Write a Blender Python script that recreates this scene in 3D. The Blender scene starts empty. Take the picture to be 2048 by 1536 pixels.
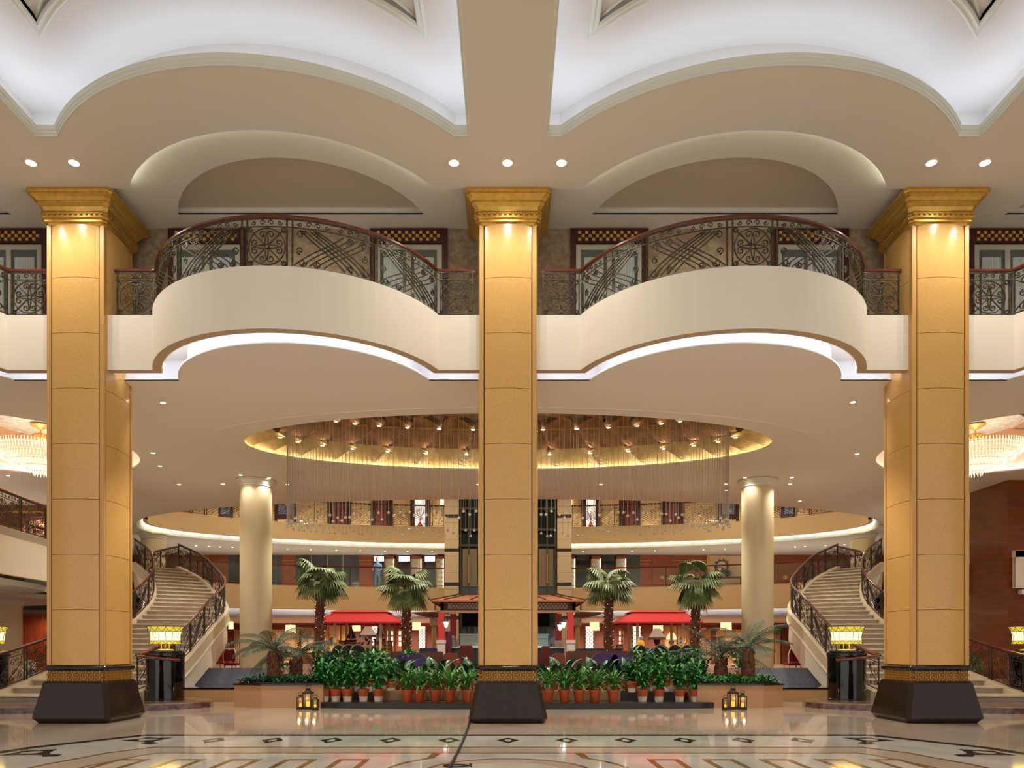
import bpy, bmesh, math, random
from mathutils import Vector
from mathutils.geometry import tessellate_polygon
random.seed(7)
PI = math.pi
sc = bpy.context.scene
COL = sc.collection
# ------------------------------------------------------------------ camera, world, exposure
F, CX, HY, HC = 1500.0, 1016.0, 1295.0, 1.4
cam_d = bpy.data.cameras.new('camera')
cam_d.sensor_width = 36.0
cam_d.lens = F / 2048 * 36
cam_d.shift_x = (1024 - CX) / 2048
cam_d.shift_y = (HY - 768) / 2048
cam_d.clip_end = 200
cam = bpy.data.objects.new('camera', cam_d); COL.objects.link(cam)
cam.location = (0, 0, HC); cam.rotation_euler = (PI / 2, 0, 0)
sc.camera = cam
w = bpy.data.worlds.new('world'); sc.world = w; w.use_nodes = True
w.node_tree.nodes['Background'].inputs[0].default_value = (1.0, 0.975, 0.95, 1)
w.node_tree.nodes['Background'].inputs[1].default_value = 0.90
sc.view_settings.view_transform = 'Standard'; sc.view_settings.look = 'None'
sc.view_settings.gamma = 1; sc.view_settings.use_curve_mapping = False
sc.view_settings.exposure = 0.0
sc.cycles.use_denoising = True
sc.cycles.max_bounces = 7; sc.cycles.diffuse_bounces = 4; sc.cycles.glossy_bounces = 3
sc.cycles.transparent_max_bounces = 12
sc.cycles.sample_clamp_indirect = 6
sc.cycles.caustics_reflective = False; sc.cycles.caustics_refractive = False

def spot(x, y, z, watt, deg=150, col=(1, .92, .80), r=.06, blend=.6):
    l = bpy.data.lights.new('downlight_or_fill_lamp', 'SPOT'); l.energy = watt; l.spot_size = math.radians(deg)
    l.spot_blend = blend; l.color = col; l.shadow_soft_size = r
    o = bpy.data.objects.new('downlight_or_fill_lamp', l); COL.objects.link(o); o.location = (x, y, z); return o  # also makes the added fill spots that have no fitting
def point(x, y, z, watt, col=(1, .84, .62), r=.1):
    l = bpy.data.lights.new('lamp_bulb', 'POINT'); l.energy = watt; l.color = col; l.shadow_soft_size = r
    o = bpy.data.objects.new('lamp_bulb', l); COL.objects.link(o); o.location = (x, y, z); return o

def PX(px, Y): return (px - CX) * Y / F
def PZ(py, Y): return HC + (HY - py) * Y / F
def G(px, py):
    Y = HC * F / (py - HY); return ((px - CX) * Y / F, Y)

# ------------------------------------------------------------------ materials
def lin(c): return tuple(((v / 255) / 12.92 if v / 255 <= .04045 else ((v / 255 + .055) / 1.055) ** 2.4) for v in c)
MATS = {}
def M(name, rgb, rough=.6, metal=0, emit=0, ecol=None, var=0, scale=6, bump=0, rgb2=None, coat=0, alpha=1, trans=0, stretch=None, detail=4, spec=None):
    if name in MATS: return MATS[name]
    m = bpy.data.materials.new(name); m.use_nodes = True; nt = m.node_tree; b = nt.nodes['Principled BSDF']
    c = lin(rgb); b.inputs['Base Color'].default_value = (*c, 1)
    b.inputs['Roughness'].default_value = rough; b.inputs['Metallic'].default_value = metal
    b.inputs['Coat Weight'].default_value = coat; b.inputs['Coat Roughness'].default_value = .03
    if spec is not None: b.inputs['Specular IOR Level'].default_value = spec
    if trans: b.inputs['Transmission Weight'].default_value = trans
    if alpha < 1: b.inputs['Alpha'].default_value = alpha
    if emit:
        e = lin(ecol or rgb); b.inputs['Emission Color'].default_value = (*e, 1); b.inputs['Emission Strength'].default_value = emit
    if var or rgb2 or bump:
        tc = nt.nodes.new('ShaderNodeTexCoord'); mp = nt.nodes.new('ShaderNodeMapping'); n = nt.nodes.new('ShaderNodeTexNoise')
        nt.links.new(tc.outputs['Object'], mp.inputs[0]); nt.links.new(mp.outputs[0], n.inputs['Vector'])
        if stretch: mp.inputs['Scale'].default_value = stretch
        n.inputs['Scale'].default_value = scale; n.inputs['Detail'].default_value = detail
        r = nt.nodes.new('ShaderNodeValToRGB'); nt.links.new(n.outputs['Fac'], r.inputs[0])
        c2 = lin(rgb2) if rgb2 else tuple(v * (1 - var) for v in c); c1 = c if rgb2 else tuple(min(1, v * (1 + var)) for v in c)
        r.color_ramp.elements[0].position = .35; r.color_ramp.elements[1].position = .65
        r.color_ramp.elements[0].color = (*c2, 1); r.color_ramp.elements[1].color = (*c1, 1)
        nt.links.new(r.outputs[0], b.inputs['Base Color'])
        if bump:
            bp = nt.nodes.new('ShaderNodeBump'); bp.inputs['Strength'].default_value = bump; bp.inputs['Distance'].default_value = .02
            nt.links.new(n.outputs['Fac'], bp.inputs['Height']); nt.links.new(bp.outputs[0], b.inputs['Normal'])
    MATS[name] = m; return m
PLASTER = M('plaster', (238, 231, 222), .75)
PLASTER_UP = M('plaster_upper', (226, 220, 210), .75)
COVE = M('cove_white', (238, 240, 244), .7)
MOULD = M('moulding_white', (228, 228, 214), .55)
FASCIA = M('fascia_cream', (250, 241, 222), .6)
FASCIA2 = M('fascia_yellow', (232, 202, 148), .6)
STONE = M('column_stone', (220, 172, 100), .22, var=.08, scale=55, detail=6)
STONE_SIDE = M('column_strip', (214, 166, 96), .3, var=.08, scale=55)
JOINT = M('joint_stone', (150, 104, 50), .6)
GOLD = M('gold_leaf', (216, 172, 82), .3, metal=.75, var=.1, scale=12)
GOLD2 = M('gold_trim', (200, 160, 85), .35, metal=.6)
GRANITE = M('granite_dark', (60, 45, 36), .14, rgb2=(26, 20, 17), scale=90, detail=8, spec=.3)
WEAVE = M('woven_gold', (196, 148, 62), .4, metal=.2)
WEAVE2 = M('woven_gold_groove', (140, 92, 30), .6)
MARBLE = M('floor_marble', (212, 196, 176), .07, rgb2=(194, 174, 152), scale=1.2, stretch=(1, .35, 1), detail=8, coat=.3)
MARBLE_W = M('white_marble', (226, 220, 206), .08, rgb2=(196, 192, 182), scale=1.6, stretch=(1, .5, 1), detail=9, coat=.3)
MARBLE_B = M('brown_marble_inlay', (150, 112, 66), .1, rgb2=(120, 84, 44), scale=3, detail=8, coat=.2)
MARBLE_K = M('black_marble_inlay', (48, 42, 38), .1, coat=.3)
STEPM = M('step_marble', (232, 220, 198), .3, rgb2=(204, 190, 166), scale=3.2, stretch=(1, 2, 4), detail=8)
DMARBLE = M('dark_red_marble', (66, 36, 34), .12, rgb2=(118, 88, 80), scale=7, detail=10, coat=.4)
IRON = M('wrought_iron', (98, 86, 62), .4, metal=.4, rgb2=(44, 37, 28), scale=14)
IRON_D = M('dark_iron', (62, 50, 42), .5, metal=.4)
RAILWOOD = M('handrail_wood', (112, 44, 30), .22, rgb2=(84, 30, 22), scale=4, stretch=(1, 1, 4), coat=.4)
WOOD = M('red_wood_panel', (164, 80, 38), .3, rgb2=(140, 64, 30), scale=2, stretch=(8, 8, .7), coat=.2)
WOOD_D = M('dark_mahogany', (74, 26, 20), .35, rgb2=(60, 20, 16), scale=3)
WOOD_L = M('light_wood', (196, 146, 92), .5, rgb2=(160, 110, 66), scale=6, stretch=(6, 6, 1))
WALLPAPER = M('damask_wallpaper', (176, 154, 124), .8, rgb2=(146, 122, 96), scale=9, detail=3)
BLACKG = M('black_granite_gloss', (10, 9, 10), .06, coat=.6)
GLASSD = M('dark_glass', (60, 74, 72), .08, coat=.5)
GLASS = M('clear_glass', (200, 220, 215), .03, alpha=.09)
CURTAIN = M('curtain_white', (206, 212, 206), .9)
SILVER = M('silver_frame', (196, 192, 176), .4, metal=.3)
PLANTER = M('planter_stone', (180, 142, 102), .35, var=.1, scale=60)
LAMPW = M('lamp_white', (255, 240, 214), .5, emit=28, ecol=(255, 236, 205))
LAMPC = M('lamp_cool', (255, 255, 255), .5, emit=55, ecol=(255, 252, 240))
LAMPS = M('lamp_small', (255, 240, 220), .5, emit=18, ecol=(255, 240, 215))
STRIP = M('cove_led', (235, 240, 255), .5, emit=15.0, ecol=(208, 224, 255))
STRIP2 = M('cove_led_soft', (235, 245, 230), .5, emit=22, ecol=(232, 240, 222))
STRIP3 = M('cove_led_balcony', (235, 240, 255), .5, emit=16, ecol=(226, 234, 255))
STRIPG = M('cove_led_gold', (255, 240, 200), .5, emit=16, ecol=(255, 252, 234))
TERRA = M('terracotta', (198, 92, 46), .6)
TERRA_W = M('white_pot_glaze', (232, 224, 206), .6)
SOIL = M('soil', (48, 34, 24), .9)
LEAF1 = M('leaf_green', (70, 156, 66), .4, rgb2=(34, 102, 44), scale=6)
LEAF2 = M('leaf_dark', (56, 116, 74), .3, rgb2=(34, 82, 54), scale=5)
LEAF3 = M('palm_leaf', (140, 152, 96), .5, rgb2=(84, 106, 62), scale=5)
LEAF4 = M('sago_leaf', (66, 92, 66), .5, rgb2=(38, 58, 46), scale=5)
BARK = M('palm_bark', (138, 86, 60), .8, rgb2=(84, 48, 34), scale=14, bump=.4)
REDF = M('red_canvas', (184, 36, 32), .8)
BRONZE_G = M('bronze_gilt', (178, 126, 70), .45, metal=.3, rgb2=(128, 86, 50), scale=10)
# ------------------------------------------------------------------ mesh helpers
class MB:
    def __init__(s): s.v = []; s.f = []; s.m = []; s.mi = 0
    def add(s, vs, fs):
        n = len(s.v); s.v += [tuple(v) for v in vs]; s.f += [tuple(i + n for i in f) for f in fs]; s.m += [s.mi] * len(fs); return s
    def box(s, c, d, rz=0, rx=0, top=1.0):
        x, y, z = d[0] / 2, d[1] / 2, d[2] / 2; vs = []
        for sz in (-1, 1):
            k = top if sz > 0 else 1
            for sx, sy in ((-1, -1), (1, -1), (1, 1), (-1, 1)):
                p = Vector((sx * x * k, sy * y * k, sz * z))
                if rx: p = Vector((p.x, p.y * math.cos(rx) - p.z * math.sin(rx), p.y * math.sin(rx) + p.z * math.cos(rx)))
                vs.append((c[0] + p.x * math.cos(rz) - p.y * math.sin(rz), c[1] + p.x * math.sin(rz) + p.y * math.cos(rz), c[2] + p.z))
        return s.add(vs, [(0, 3, 2, 1), (4, 5, 6, 7), (0, 1, 5, 4), (1, 2, 6, 5), (2, 3, 7, 6), (3, 0, 4, 7)])
    def bx(s, x0, x1, y0, y1, z0, z1): return s.box(((x0 + x1) / 2, (y0 + y1) / 2, (z0 + z1) / 2), (abs(x1 - x0), abs(y1 - y0), abs(z1 - z0)))
    def tube(s, pts, r, n=6, closed=False, rad=None, caps=True):
        pts = [Vector(p) for p in pts]; N = len(pts)
        if N < 2: return s
        vs = []; up = Vector((0, 0, 1)); prev = None
        for i, p in enumerate(pts):
            a = pts[i - 1] if (i > 0 or closed) else p; b = pts[(i + 1) % N] if (i < N - 1 or closed) else p
            t = (b - a)
            if t.length < 1e-9: t = Vector((0, 0, 1))
            t.normalize()
            u = prev if prev is not None else (up if abs(t.z) < .9 else Vector((1, 0, 0)))
            u = u - t * u.dot(t)
            if u.length < 1e-6: u = t.orthogonal()
            u.normalize(); prev = u; q = t.cross(u); rr = rad[i] if rad else r
            for k in range(n):
                a_ = 2 * PI * k / n + PI / n
                vs.append(p + u * (rr * math.cos(a_)) + q * (rr * math.sin(a_)))
        fs = []
        for i in range(N if closed else N - 1):
            j = (i + 1) % N
            for k in range(n):
                l = (k + 1) % n; fs.append((i * n + k, i * n + l, j * n + l, j * n + k))
        if caps and not closed:
            fs.append(tuple(range(n))[::-1]); fs.append(tuple((N - 1) * n + k for k in range(n)))
        return s.add(vs, fs)
    def lathe(s, prof, c=(0, 0, 0), n=16, sx=1, sy=1, caps=True, a0=0, a1=2 * PI):
        full = abs(a1 - a0 - 2 * PI) < 1e-6; k = n if full else n + 1
        vs = []; fs = []
        for r, z in prof:
            for i in range(k):
                a = a0 + (a1 - a0) * i / n
                vs.append((c[0] + r * sx * math.cos(a), c[1] + r * sy * math.sin(a), c[2] + z))
        for j in range(len(prof) - 1):
            for i in range(n):
                l = (i + 1) % k; fs.append((j * k + i, j * k + l, (j + 1) * k + l, (j + 1) * k + i))
        if caps and full:
            if prof[0][0] > 1e-4: fs.append(tuple(range(k))[::-1])
            if prof[-1][0] > 1e-4: fs.append(tuple((len(prof) - 1) * k + i for i in range(k)))
        return s.add(vs, fs)
    def sphere(s, c, r, n=8, m=5, sz=1):
        return s.lathe([(max(r * math.sin(PI * i / m), 1e-5), -r * sz * math.cos(PI * i / m)) for i in range(m + 1)], c, n, caps=False)
    def prism(s, outer, z0, z1, holes=(), top=True, bottom=True, sides=True, hole_sides=True):
        loops = [outer] + list(holes); flat = [p for l in loops for p in l]; n = len(flat)
        tri = tessellate_polygon([[Vector((p[0], p[1], 0)) for p in l] for l in loops])
        vs = [(p[0], p[1], z0) for p in flat] + [(p[0], p[1], z1) for p in flat]; fs = []
        for t in tri:
            a, b, c = [flat[i] for i in t]
            if (b[0] - a[0]) * (c[1] - a[1]) - (b[1] - a[1]) * (c[0] - a[0]) < 0: t = (t[0], t[2], t[1])
            if bottom: fs.append((t[0], t[2], t[1]))
            if top: fs.append((t[0] + n, t[1] + n, t[2] + n))
        o = 0
        for li, l in enumerate(loops):
            if (sides if li == 0 else hole_sides):
                area = sum(l[i][0] * l[(i + 1) % len(l)][1] - l[(i + 1) % len(l)][0] * l[i][1] for i in range(len(l)))
                ccw = area > 0
                if li: ccw = not ccw
                for i in range(len(l)):
                    j = (i + 1) % len(l); q = (o + i, o + j, o + j + n, o + i + n); fs.append(q if ccw else q[::-1])
            o += len(l)
        return s.add(vs, fs)
    def band(s, loop, z0, z1, closed=True):      # vertical ribbon
        n = len(loop); vs = [(p[0], p[1], z0) for p in loop] + [(p[0], p[1], z1) for p in loop]
        return s.add(vs, [(i, (i + 1) % n, (i + 1) % n + n, i + n) for i in range(n if closed else n - 1)])
    def strip(s, A, B):                           # ribbon between two polylines
        n = len(A); return s.add(list(A) + list(B), [(i, i + 1, i + 1 + n, i + n) for i in range(n - 1)])
    def sweep(s, loop, prof, closed=True):       # prof: (offset along left normal, z); mitred along xy loop
        n = len(loop); L = [Vector((p[0], p[1])) for p in loop]; vs = []
        for i in range(n):
            a = L[i - 1] if (i > 0 or closed) else L[i] - (L[i + 1] - L[i]); b = L[(i + 1) % n] if (i < n - 1 or closed) else L[i] + (L[i] - L[i - 1])
            d1 = (L[i] - a).normalized(); d2 = (b - L[i]).normalized()
            n1 = Vector((-d1.y, d1.x)); n2 = Vector((-d2.y, d2.x)); m = (n1 + n2)
            m = n1 if m.length < 1e-6 else m.normalized(); k = 1 / max(.35, m.dot(n1))
            for o, z in prof: vs.append((L[i].x + m.x * o * k, L[i].y + m.y * o * k, z))
        p = len(prof); fs = []
        for i in range(n if closed else n - 1):
            j = (i + 1) % n
            for q in range(p - 1): fs.append((i * p + q, j * p + q, j * p + q + 1, i * p + q + 1))
        return s.add(vs, fs)
    def build(s, name, mat, parent=None, loc=None, smooth=False, kind=None):
        me = bpy.data.meshes.new(name); me.from_pydata(s.v, [], s.f)
        for mm in (mat if isinstance(mat, (list, tuple)) else [mat]): me.materials.append(mm)
        if any(s.m): me.polygons.foreach_set('material_index', s.m)
        if smooth:
            me.polygons.foreach_set('use_smooth', [True] * len(s.f))
            try: me.set_sharp_from_angle(angle=math.radians(38))
            except Exception: pass
        me.update()
        o = bpy.data.objects.new(name, me); COL.objects.link(o)
        if parent is not None: o.parent = parent
        if loc is not None: o.location = loc
        if kind: o['kind'] = kind
        return o
def tag(o, label, cat, group=None, kind=None):
    o['label'] = label; o['category'] = cat
    if group: o['group'] = group
    if kind: o['kind'] = kind
    return o
def thing(name, loc, label, cat, group=None, rz=0):
    o = bpy.data.objects.new(name, None); COL.objects.link(o); o.location = loc; o.rotation_euler = (0, 0, rz)
    o.empty_display_size = .1
    return tag(o, label, cat, group)
def struct(o): o['kind'] = 'structure'; return o
def copy_tree(o, loc=None, rz=None, label=None, scale=None, parent=None):
    c = o.copy(); COL.objects.link(c)
    if parent is not None: c.parent = parent
    if loc is not None: c.location = loc
    if rz is not None: c.rotation_euler = (0, 0, rz)
    if scale is not None: c.scale = (scale,) * 3 if not isinstance(scale, tuple) else scale
    if label: c['label'] = label
    for ch in list(o.children): copy_tree(ch, parent=c)
    return c
ORD = ['first', 'second', 'third', 'fourth', 'fifth', 'sixth', 'seventh', 'eighth', 'ninth', 'tenth', 'eleventh', 'twelfth', 'thirteenth', 'fourteenth', 'fifteenth', 'sixteenth', 'seventeenth', 'eighteenth', 'nineteenth', 'twentieth', 'twenty-first', 'twenty-second', 'twenty-third', 'twenty-fourth']
def ell(cx, cy, a, b, n=64, a0=0, a1=2 * PI, p=2.0):
    out = []
    for i in range(n if abs(a1 - a0 - 2 * PI) < 1e-6 else n + 1):
        t = a0 + (a1 - a0) * i / n; c, s_ = math.cos(t), math.sin(t)
        out.append((cx + a * math.copysign(abs(c) ** (2 / p), c), cy + b * math.copysign(abs(s_) ** (2 / p), s_)))
    return out
def arcbulge(cx, half, yflat, sag, n=28):   # arc bulging toward the camera from (cx-half,yflat) to (cx+half,yflat)
    R = (half * half + sag * sag) / (2 * sag); cy = yflat - sag + R; a = math.asin(min(1, half / R))
    if sag > half: a = PI - a
    return [(cx + R * math.sin(-a + 2 * a * i / n), cy - R * math.cos(-a + 2 * a * i / n)) for i in range(n + 1)]
def rect(x0, x1, y0, y1): return [(x0, y0), (x1, y0), (x1, y1), (x0, y1)]

# ================================================================== STRUCTURE
ZA = 9.815; ZB = 9.97; ZM = 6.617; YW = 15.36; ZTOP = 7.65; ZL2 = 4.41
# ---- floor
fl = struct(MB().bx(-22, 22, -9, 48, -.2, 0).build('floor', MARBLE))
# ---- shell walls
struct(MB().bx(-22.2, -22, -2, 48, 0, 11.2).build('wall_left', PLASTER))
struct(MB().bx(22, 22.2, -2, 48, 0, 11.2).build('wall_right', PLASTER))
struct(MB().bx(-22, 22, 47, 47.2, 0, 11.2).build('wall_rear', PLASTER))
struct(MB().bx(-22.2, 22.2, -9, 48, 11.2, 11.4).build('ceiling_roof', PLASTER))
# ---- upper soffit with two coffers and four lunettes
coffers = []
tb = [(-22, 12.75)]
for c_ in (-4.15, 4.15): tb += arcbulge(c_, 3.25, 12.95, 1.5, 30)
tb += [(22, 12.75)]
for s in (-1, 1):
    arc = arcbulge(s * 4.15, 3.25, 12.36, 1.5, 36)
    xs = sorted((s * .605, s * 7.80))
    coffers.append([(xs[0], 3.6), (xs[1], 3.6), (xs[1], 12.36)] + [p for p in reversed(arc)] + [(xs[0], 12.36)])
lun = [arcbulge(c, 2.8, 13.751, 1.55, 26) for c in (-12.3, -4.15, 4.15, 12.3)]
outer = [(-22, -2), (22, -2), (22, 13.75)]
for a in reversed(lun): outer += [p for p in reversed([(q[0], min(q[1], 13.75)) for q in a])]
outer += [(-22, 13.75)]
so = struct(MB().prism(outer, ZA, ZA + .035, coffers).build('ceiling_soffit', PLASTER_UP))
for i, c in enumerate(coffers):
    # stepped white moulding and lip, light trough and vaulted coffer above (left normal of ccw loop points inward)
    k = struct(MB().sweep(c, [(0, ZA), (.03, ZA - .012), (.03, ZA + .03), (.04, ZA + .035), (.045, ZA + .075), (.06, ZA + .085), (.065, ZA + .115), (.075, ZA + .145), (.06, ZA + .155), (-.01, ZA + .15), (-.01, ZA + .03)]).build('trim_%d' % (i + 1), MOULD))
    st = MB().sweep(c, [(-.12, ZA + .06), (-.17, ZA + .06)]).build('cove_light_strip', STRIP, k)
    cx = 4.15 * (-1 if i == 0 else 1)
    big = rect(cx - 4.05, cx + 4.05 if i else -.02, 3.0, 13.2)
    if i: big = rect(.02, cx + 4.05, 3.0, 13.2)
    inner = [(cx - 2.8, 4.8), (cx + 2.8, 4.8)] + [(p[0], p[1]) for p in reversed(arcbulge(cx, 2.8, 11.05, 1.15, 24))]
    cc = struct(MB().prism(big, 10.62, 10.72, [inner]).build('ceiling_coffer', PLASTER_UP))
    struct(MB().band([(big[0][0], 13), (big[0][0], 3.0), (big[1][0], 3.0), (big[1][0], 13)], ZA + .03, 10.64, closed=False).build('trim_%d' % (i + 3), PLASTER_UP))
    MB().sweep(inner, [(0, 10.62), (-.02, 10.58), (-.07, 10.605), (-.10, 10.58), (-.135, 10.605), (-.14, 10.62)]).build('panel_moulding', MOULD, cc)
    MB().prism(inner, 10.69, 10.74).build('raised_panel', PLASTER_UP, cc)
    MB().sweep(inner, [(0, 10.62), (0, 10.69)]).build('panel_reveal', MOULD, cc)
    MB().tube([(cx - 2.8, 11.05, 10.69), (cx - 1.2, 9.3, 10.69), (cx, 8, 10.69)], .03, 5).tube([(cx + 2.8, 11.05, 10.69), (cx + 1.2, 9.3, 10.69), (cx, 8, 10.69)], .03, 5).build('panel_rib', MOULD, cc)
# upper corridor ceiling B with D shaped recesses
dh = []
for c in (-12.25, -4.09, 4.09, 12.25): dh.append([p for p in arcbulge(c, 2.43, 14.84, 1.72, 24)])
cb = struct(MB().prism(tb + [(22, YW + .1), (-22, YW + .1)], ZB, ZB + .03, dh).build('ceiling_corridor', PLASTER_UP))
for d in dh:
    MB().band(d, ZB, ZB + .14).build('recess_rim', PLASTER_UP, cb)
    MB().prism([(p[0], p[1]) for p in d], ZB + .14, ZB + .17).build('recess_panel', M('recess_shade', (196, 182, 164), .8), cb)  # darker than the soffit plaster: shade of the recess put into the colour
for a in lun:
    a2 = [(p[0], p[1] - .0) for p in a]
    MB().sweep(a2, [(-.10, ZA + .05), (-.15, ZA + .05)], closed=False).build('cove_light_strip', STRIP2, cb)

MB().band(tb, ZA + .03, 10.64, closed=False).build('recess_back', PLASTER_UP, cb)

# ---- balcony wall with wallpaper, doors
wl = struct(MB().bx(-22, 22, YW, YW + .15, ZTOP - .2, 11.2).build('wall_balcony', WALLPAPER))
DOORC = [-10.2, -6.15, -2.03, 2.07, 6.17, 10.2]
for i, c in enumerate(DOORC):
    d = struct(MB().bx(c - .79, c - .68, YW - .06, YW, ZTOP, 9.95).bx(c + .68, c + .79, YW - .06, YW, ZTOP, 9.95).bx(c - .68, c + .68, YW - .06, YW, 9.66, 9.95).build('door_%d' % (i + 1), WOOD_D))
    st = MB(); st2 = MB()
    for r in range(3):
        for k in range(18):
            x = c - .61 + k * .0718; z = 9.725 + r * .07
            if (r + k) % 2 == 0: st.box((x, YW - .07, z), (.062, .02, .06)); st.add([(x - .031, YW - .08, z - .03), (x + .031, YW - .08, z - .03), (x + .031, YW - .08, z + .03), (x - .031, YW - .08, z + .03), (x, YW - .1, z)], [(0, 1, 4), (1, 2, 4), (2, 3, 4), (3, 0, 4)])
    st.build('gilt_stud', M('gilt_stud', (222, 180, 90), .35, metal=.5), d, kind='stuff')
    MB().bx(c - .68, c - .58, YW - .05, YW - .01, ZTOP, 9.62).bx(c + .58, c + .68, YW - .05, YW - .01, ZTOP, 9.62).bx(c - .58, c + .58, YW - .05, YW - .01, 9.52, 9.62).bx(c - .05, c + .05, YW - .05, YW - .01, ZTOP, 9.52).build('door_frame', SILVER, d)
    for sx in (-1, 1):
        MB().bx(c + sx * .315 - .26, c + sx * .315 + .26, YW - .015, YW - .005, ZTOP, 9.52).build('pane', M('balcony_glass', (96, 106, 104), .08, coat=.5), d)
        cu = MB(); A = []; B = []
        for k in range(25):
            x = c + sx * .315 - .2 + .4 * k / 24; y = YW - .03 + .012 * math.sin(k * 1.9); A.append((x, y, ZTOP)); B.append((x, y, 9.38))
        cu.strip(A, B); cu.build('curtain', CURTAIN, d)

# ---- main ceiling slab (Z 6.617) with the cove slot along the balcony, dome, side domes and atrium opening
AT = (0, 32.1, 15.2, 5.75)
def balcony_edge(off_half=2.69, yflat=14.1, sag=1.83, n=30):
    pts = [(-22, yflat)]
    for c in (-12.1, -3.99, 4.05, 12.2): pts += arcbulge(c, off_half, yflat, sag, n)
    return pts + [(22, yflat)]
front = balcony_edge(2.45, 14.66, 1.80)
side_c = [(-13.1, 19.5), (13.1, 19.5)]
dome = (0.0, 19.38, 6.76, 2.68)
out = front + [(22, 47), (-22, 47)]
sideh = [ell(x, y, 3.18, 3.18, 48) for x, y in side_c]
struct(MB().prism(out, ZM, ZM + .04, [ell(*dome, 96), ell(0, 32.45, 15.75, 6.1, 96)] + sideh).build('ceiling', PLASTER))
struct(MB().prism(balcony_edge(2.55, 14.3, 1.82) + [(22, 47), (-22, 47)], 7.02, 7.45, [ell(dome[0], dome[1], dome[2] + .5, dome[3] + .5, 96), ell(AT[0], AT[1], AT[2] + .1, AT[3] + .1, 96)] + [ell(x, y, 3.62, 3.62, 48) for x, y in side_c]).build('floor_upper', PLASTER))
struct(MB().sweep(front, [(0, ZM), (0, ZM + .02)], closed=False).build('trim_10', COVE))
# soft bevel ring round the dome
struct(MB().sweep(ell(dome[0], dome[1] + .0, dome[2] + 1.0, dome[3] + .42, 96), [(-.03, ZM), (-.015, ZM - .012), (.01, ZM - .012), (.16, ZM)]).build('trim_11', PLASTER))

# ---- front balcony: fascia wall, slab, cove
be = balcony_edge()
fa = struct(MB().sweep(be, [(0, 6.617), (0, ZTOP), (.13, ZTOP), (.17, ZTOP - .06), (.17, 6.617), (0, 6.617)], closed=False).build('wall_balcony_front', FASCIA))
struct(MB().prism(balcony_edge(2.6, 14.22, 1.82) + [(22, YW + .1), (-22, YW + .1)], 7.46, 7.6).build('floor_balcony', PLASTER))
bk = struct(MB().sweep([(p[0], p[1]) for p in be], [(.6, 6.63), (.6, 7.45)], closed=False).build('trim_12', COVE))
lipo = struct(MB().sweep(be, [(.0, 6.612), (.15, 6.612), (.15, 6.68)], closed=False).build('trim_13', M('lip_beige', (196, 170, 140), .7)))
MB().sweep(be, [(.19, 6.72), (.19, 6.76)], closed=False).build('cove_light_strip', STRIP3, bk)
MB().sweep(be, [(.17, 7.03), (.62, 7.03)], closed=False).build('cove_top', COVE, bk)

# ---- atrium ring on upper level: fascia, cove band, rear ceiling of gallery
def rear_ring(off, a0=-.02, a1=PI + .02, n=72): return ell(AT[0], AT[1], AT[2] + off, AT[3] + off, n, a0, a1)
struct(MB().sweep(rear_ring(0, -.25, PI + .25, 90), [(.0, 6.64), (0, 7.47), (-.15, 7.47), (-.15, 6.64), (0, 6.64)], closed=False).build('wall_gallery_upper', FASCIA2))
r1 = struct(MB().sweep(rear_ring(.42, -.15, PI + .15), [(0, 6.43), (0, 7.02)], closed=False).build('trim_14', COVE))
MB().sweep(rear_ring(.17), [(0, 6.74), (0, 6.78)], closed=False).build('cove_light_strip', STRIP2, r1)
rc = [(22, 31.9)] + rear_ring(.42) + [(-22, 31.9), (-22, 47), (22, 47)]
struct(MB().prism(rc[::-1], 6.43, 6.6).build('ceiling_gallery', PLASTER))
# middle level gallery
struct(MB().sweep(rear_ring(0), [(0, 3.25), (0, ZL2), (-.15, ZL2), (-.15, 3.25), (0, 3.25)], closed=False).build('wall_gallery_middle', FASCIA2))
r2 = struct(MB().sweep(rear_ring(.42), [(0, 2.88), (0, 3.9)], closed=False).build('trim_15', COVE))
MB().sweep(rear_ring(.17), [(0, 3.42), (0, 3.46)], closed=False).build('cove_light_strip', STRIP3, r2)
struct(MB().prism(rc[::-1], 2.88, 3.0).build('ceiling_lounge_rear', PLASTER))
rc2 = [(22, 31.9)] + rear_ring(.1) + [(-22, 31.9), (-22, 47), (22, 47)]
struct(MB().prism(rc2[::-1], 4.2, 4.40).build('floor_gallery', PLASTER))
# side galleries of the middle level
left_slab = [(-22, 15.6), (-12.0, 15.6), (-12.25, 17), (-12.5, 18.5), (-12.68, 19.8), (-12.8, 20.9), (-13.1, 21.9), (-13.7, 22.6), (-14.6, 23.0), (-15.3, 24), (-15.2, 26.5), (-13.95, 27.75), (-12.95, 29.35), (-15.0, 31.2), (-15.15, 31.9), (-22, 31.9)]
ls = struct(MB().prism(left_slab, 4.2, 4.40).build('floor_gallery_left', PLASTER))
edgeL = left_slab[1:12]
struct(MB().sweep(edgeL, [(0, 3.24), (0, ZL2), (-.0, ZL2), (.15, ZL2), (.15, 3.24), (0, 3.24)], closed=False).build('wall_gallery_left', FASCIA))
struct(MB().prism([(-22, 15.9)] + [(p[0] - .45, p[1] + .05) for p in edgeL] + [(-22, 31)], 3.05, 3.2).build('ceiling_gallery_left', COVE))
right_slab = [(22, 31.9), (15.2, 31.9), (15.0, 31.2), (12.95, 29.35), (13.95, 27.75), (15.35, 26.6), (15.45, 25.35), (15.7, 25.3), (15.7, 23.2), (22, 23.2)]
struct(MB().prism(right_slab, 4.2, 4.40).build('floor_gallery_right', PLASTER))
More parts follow.
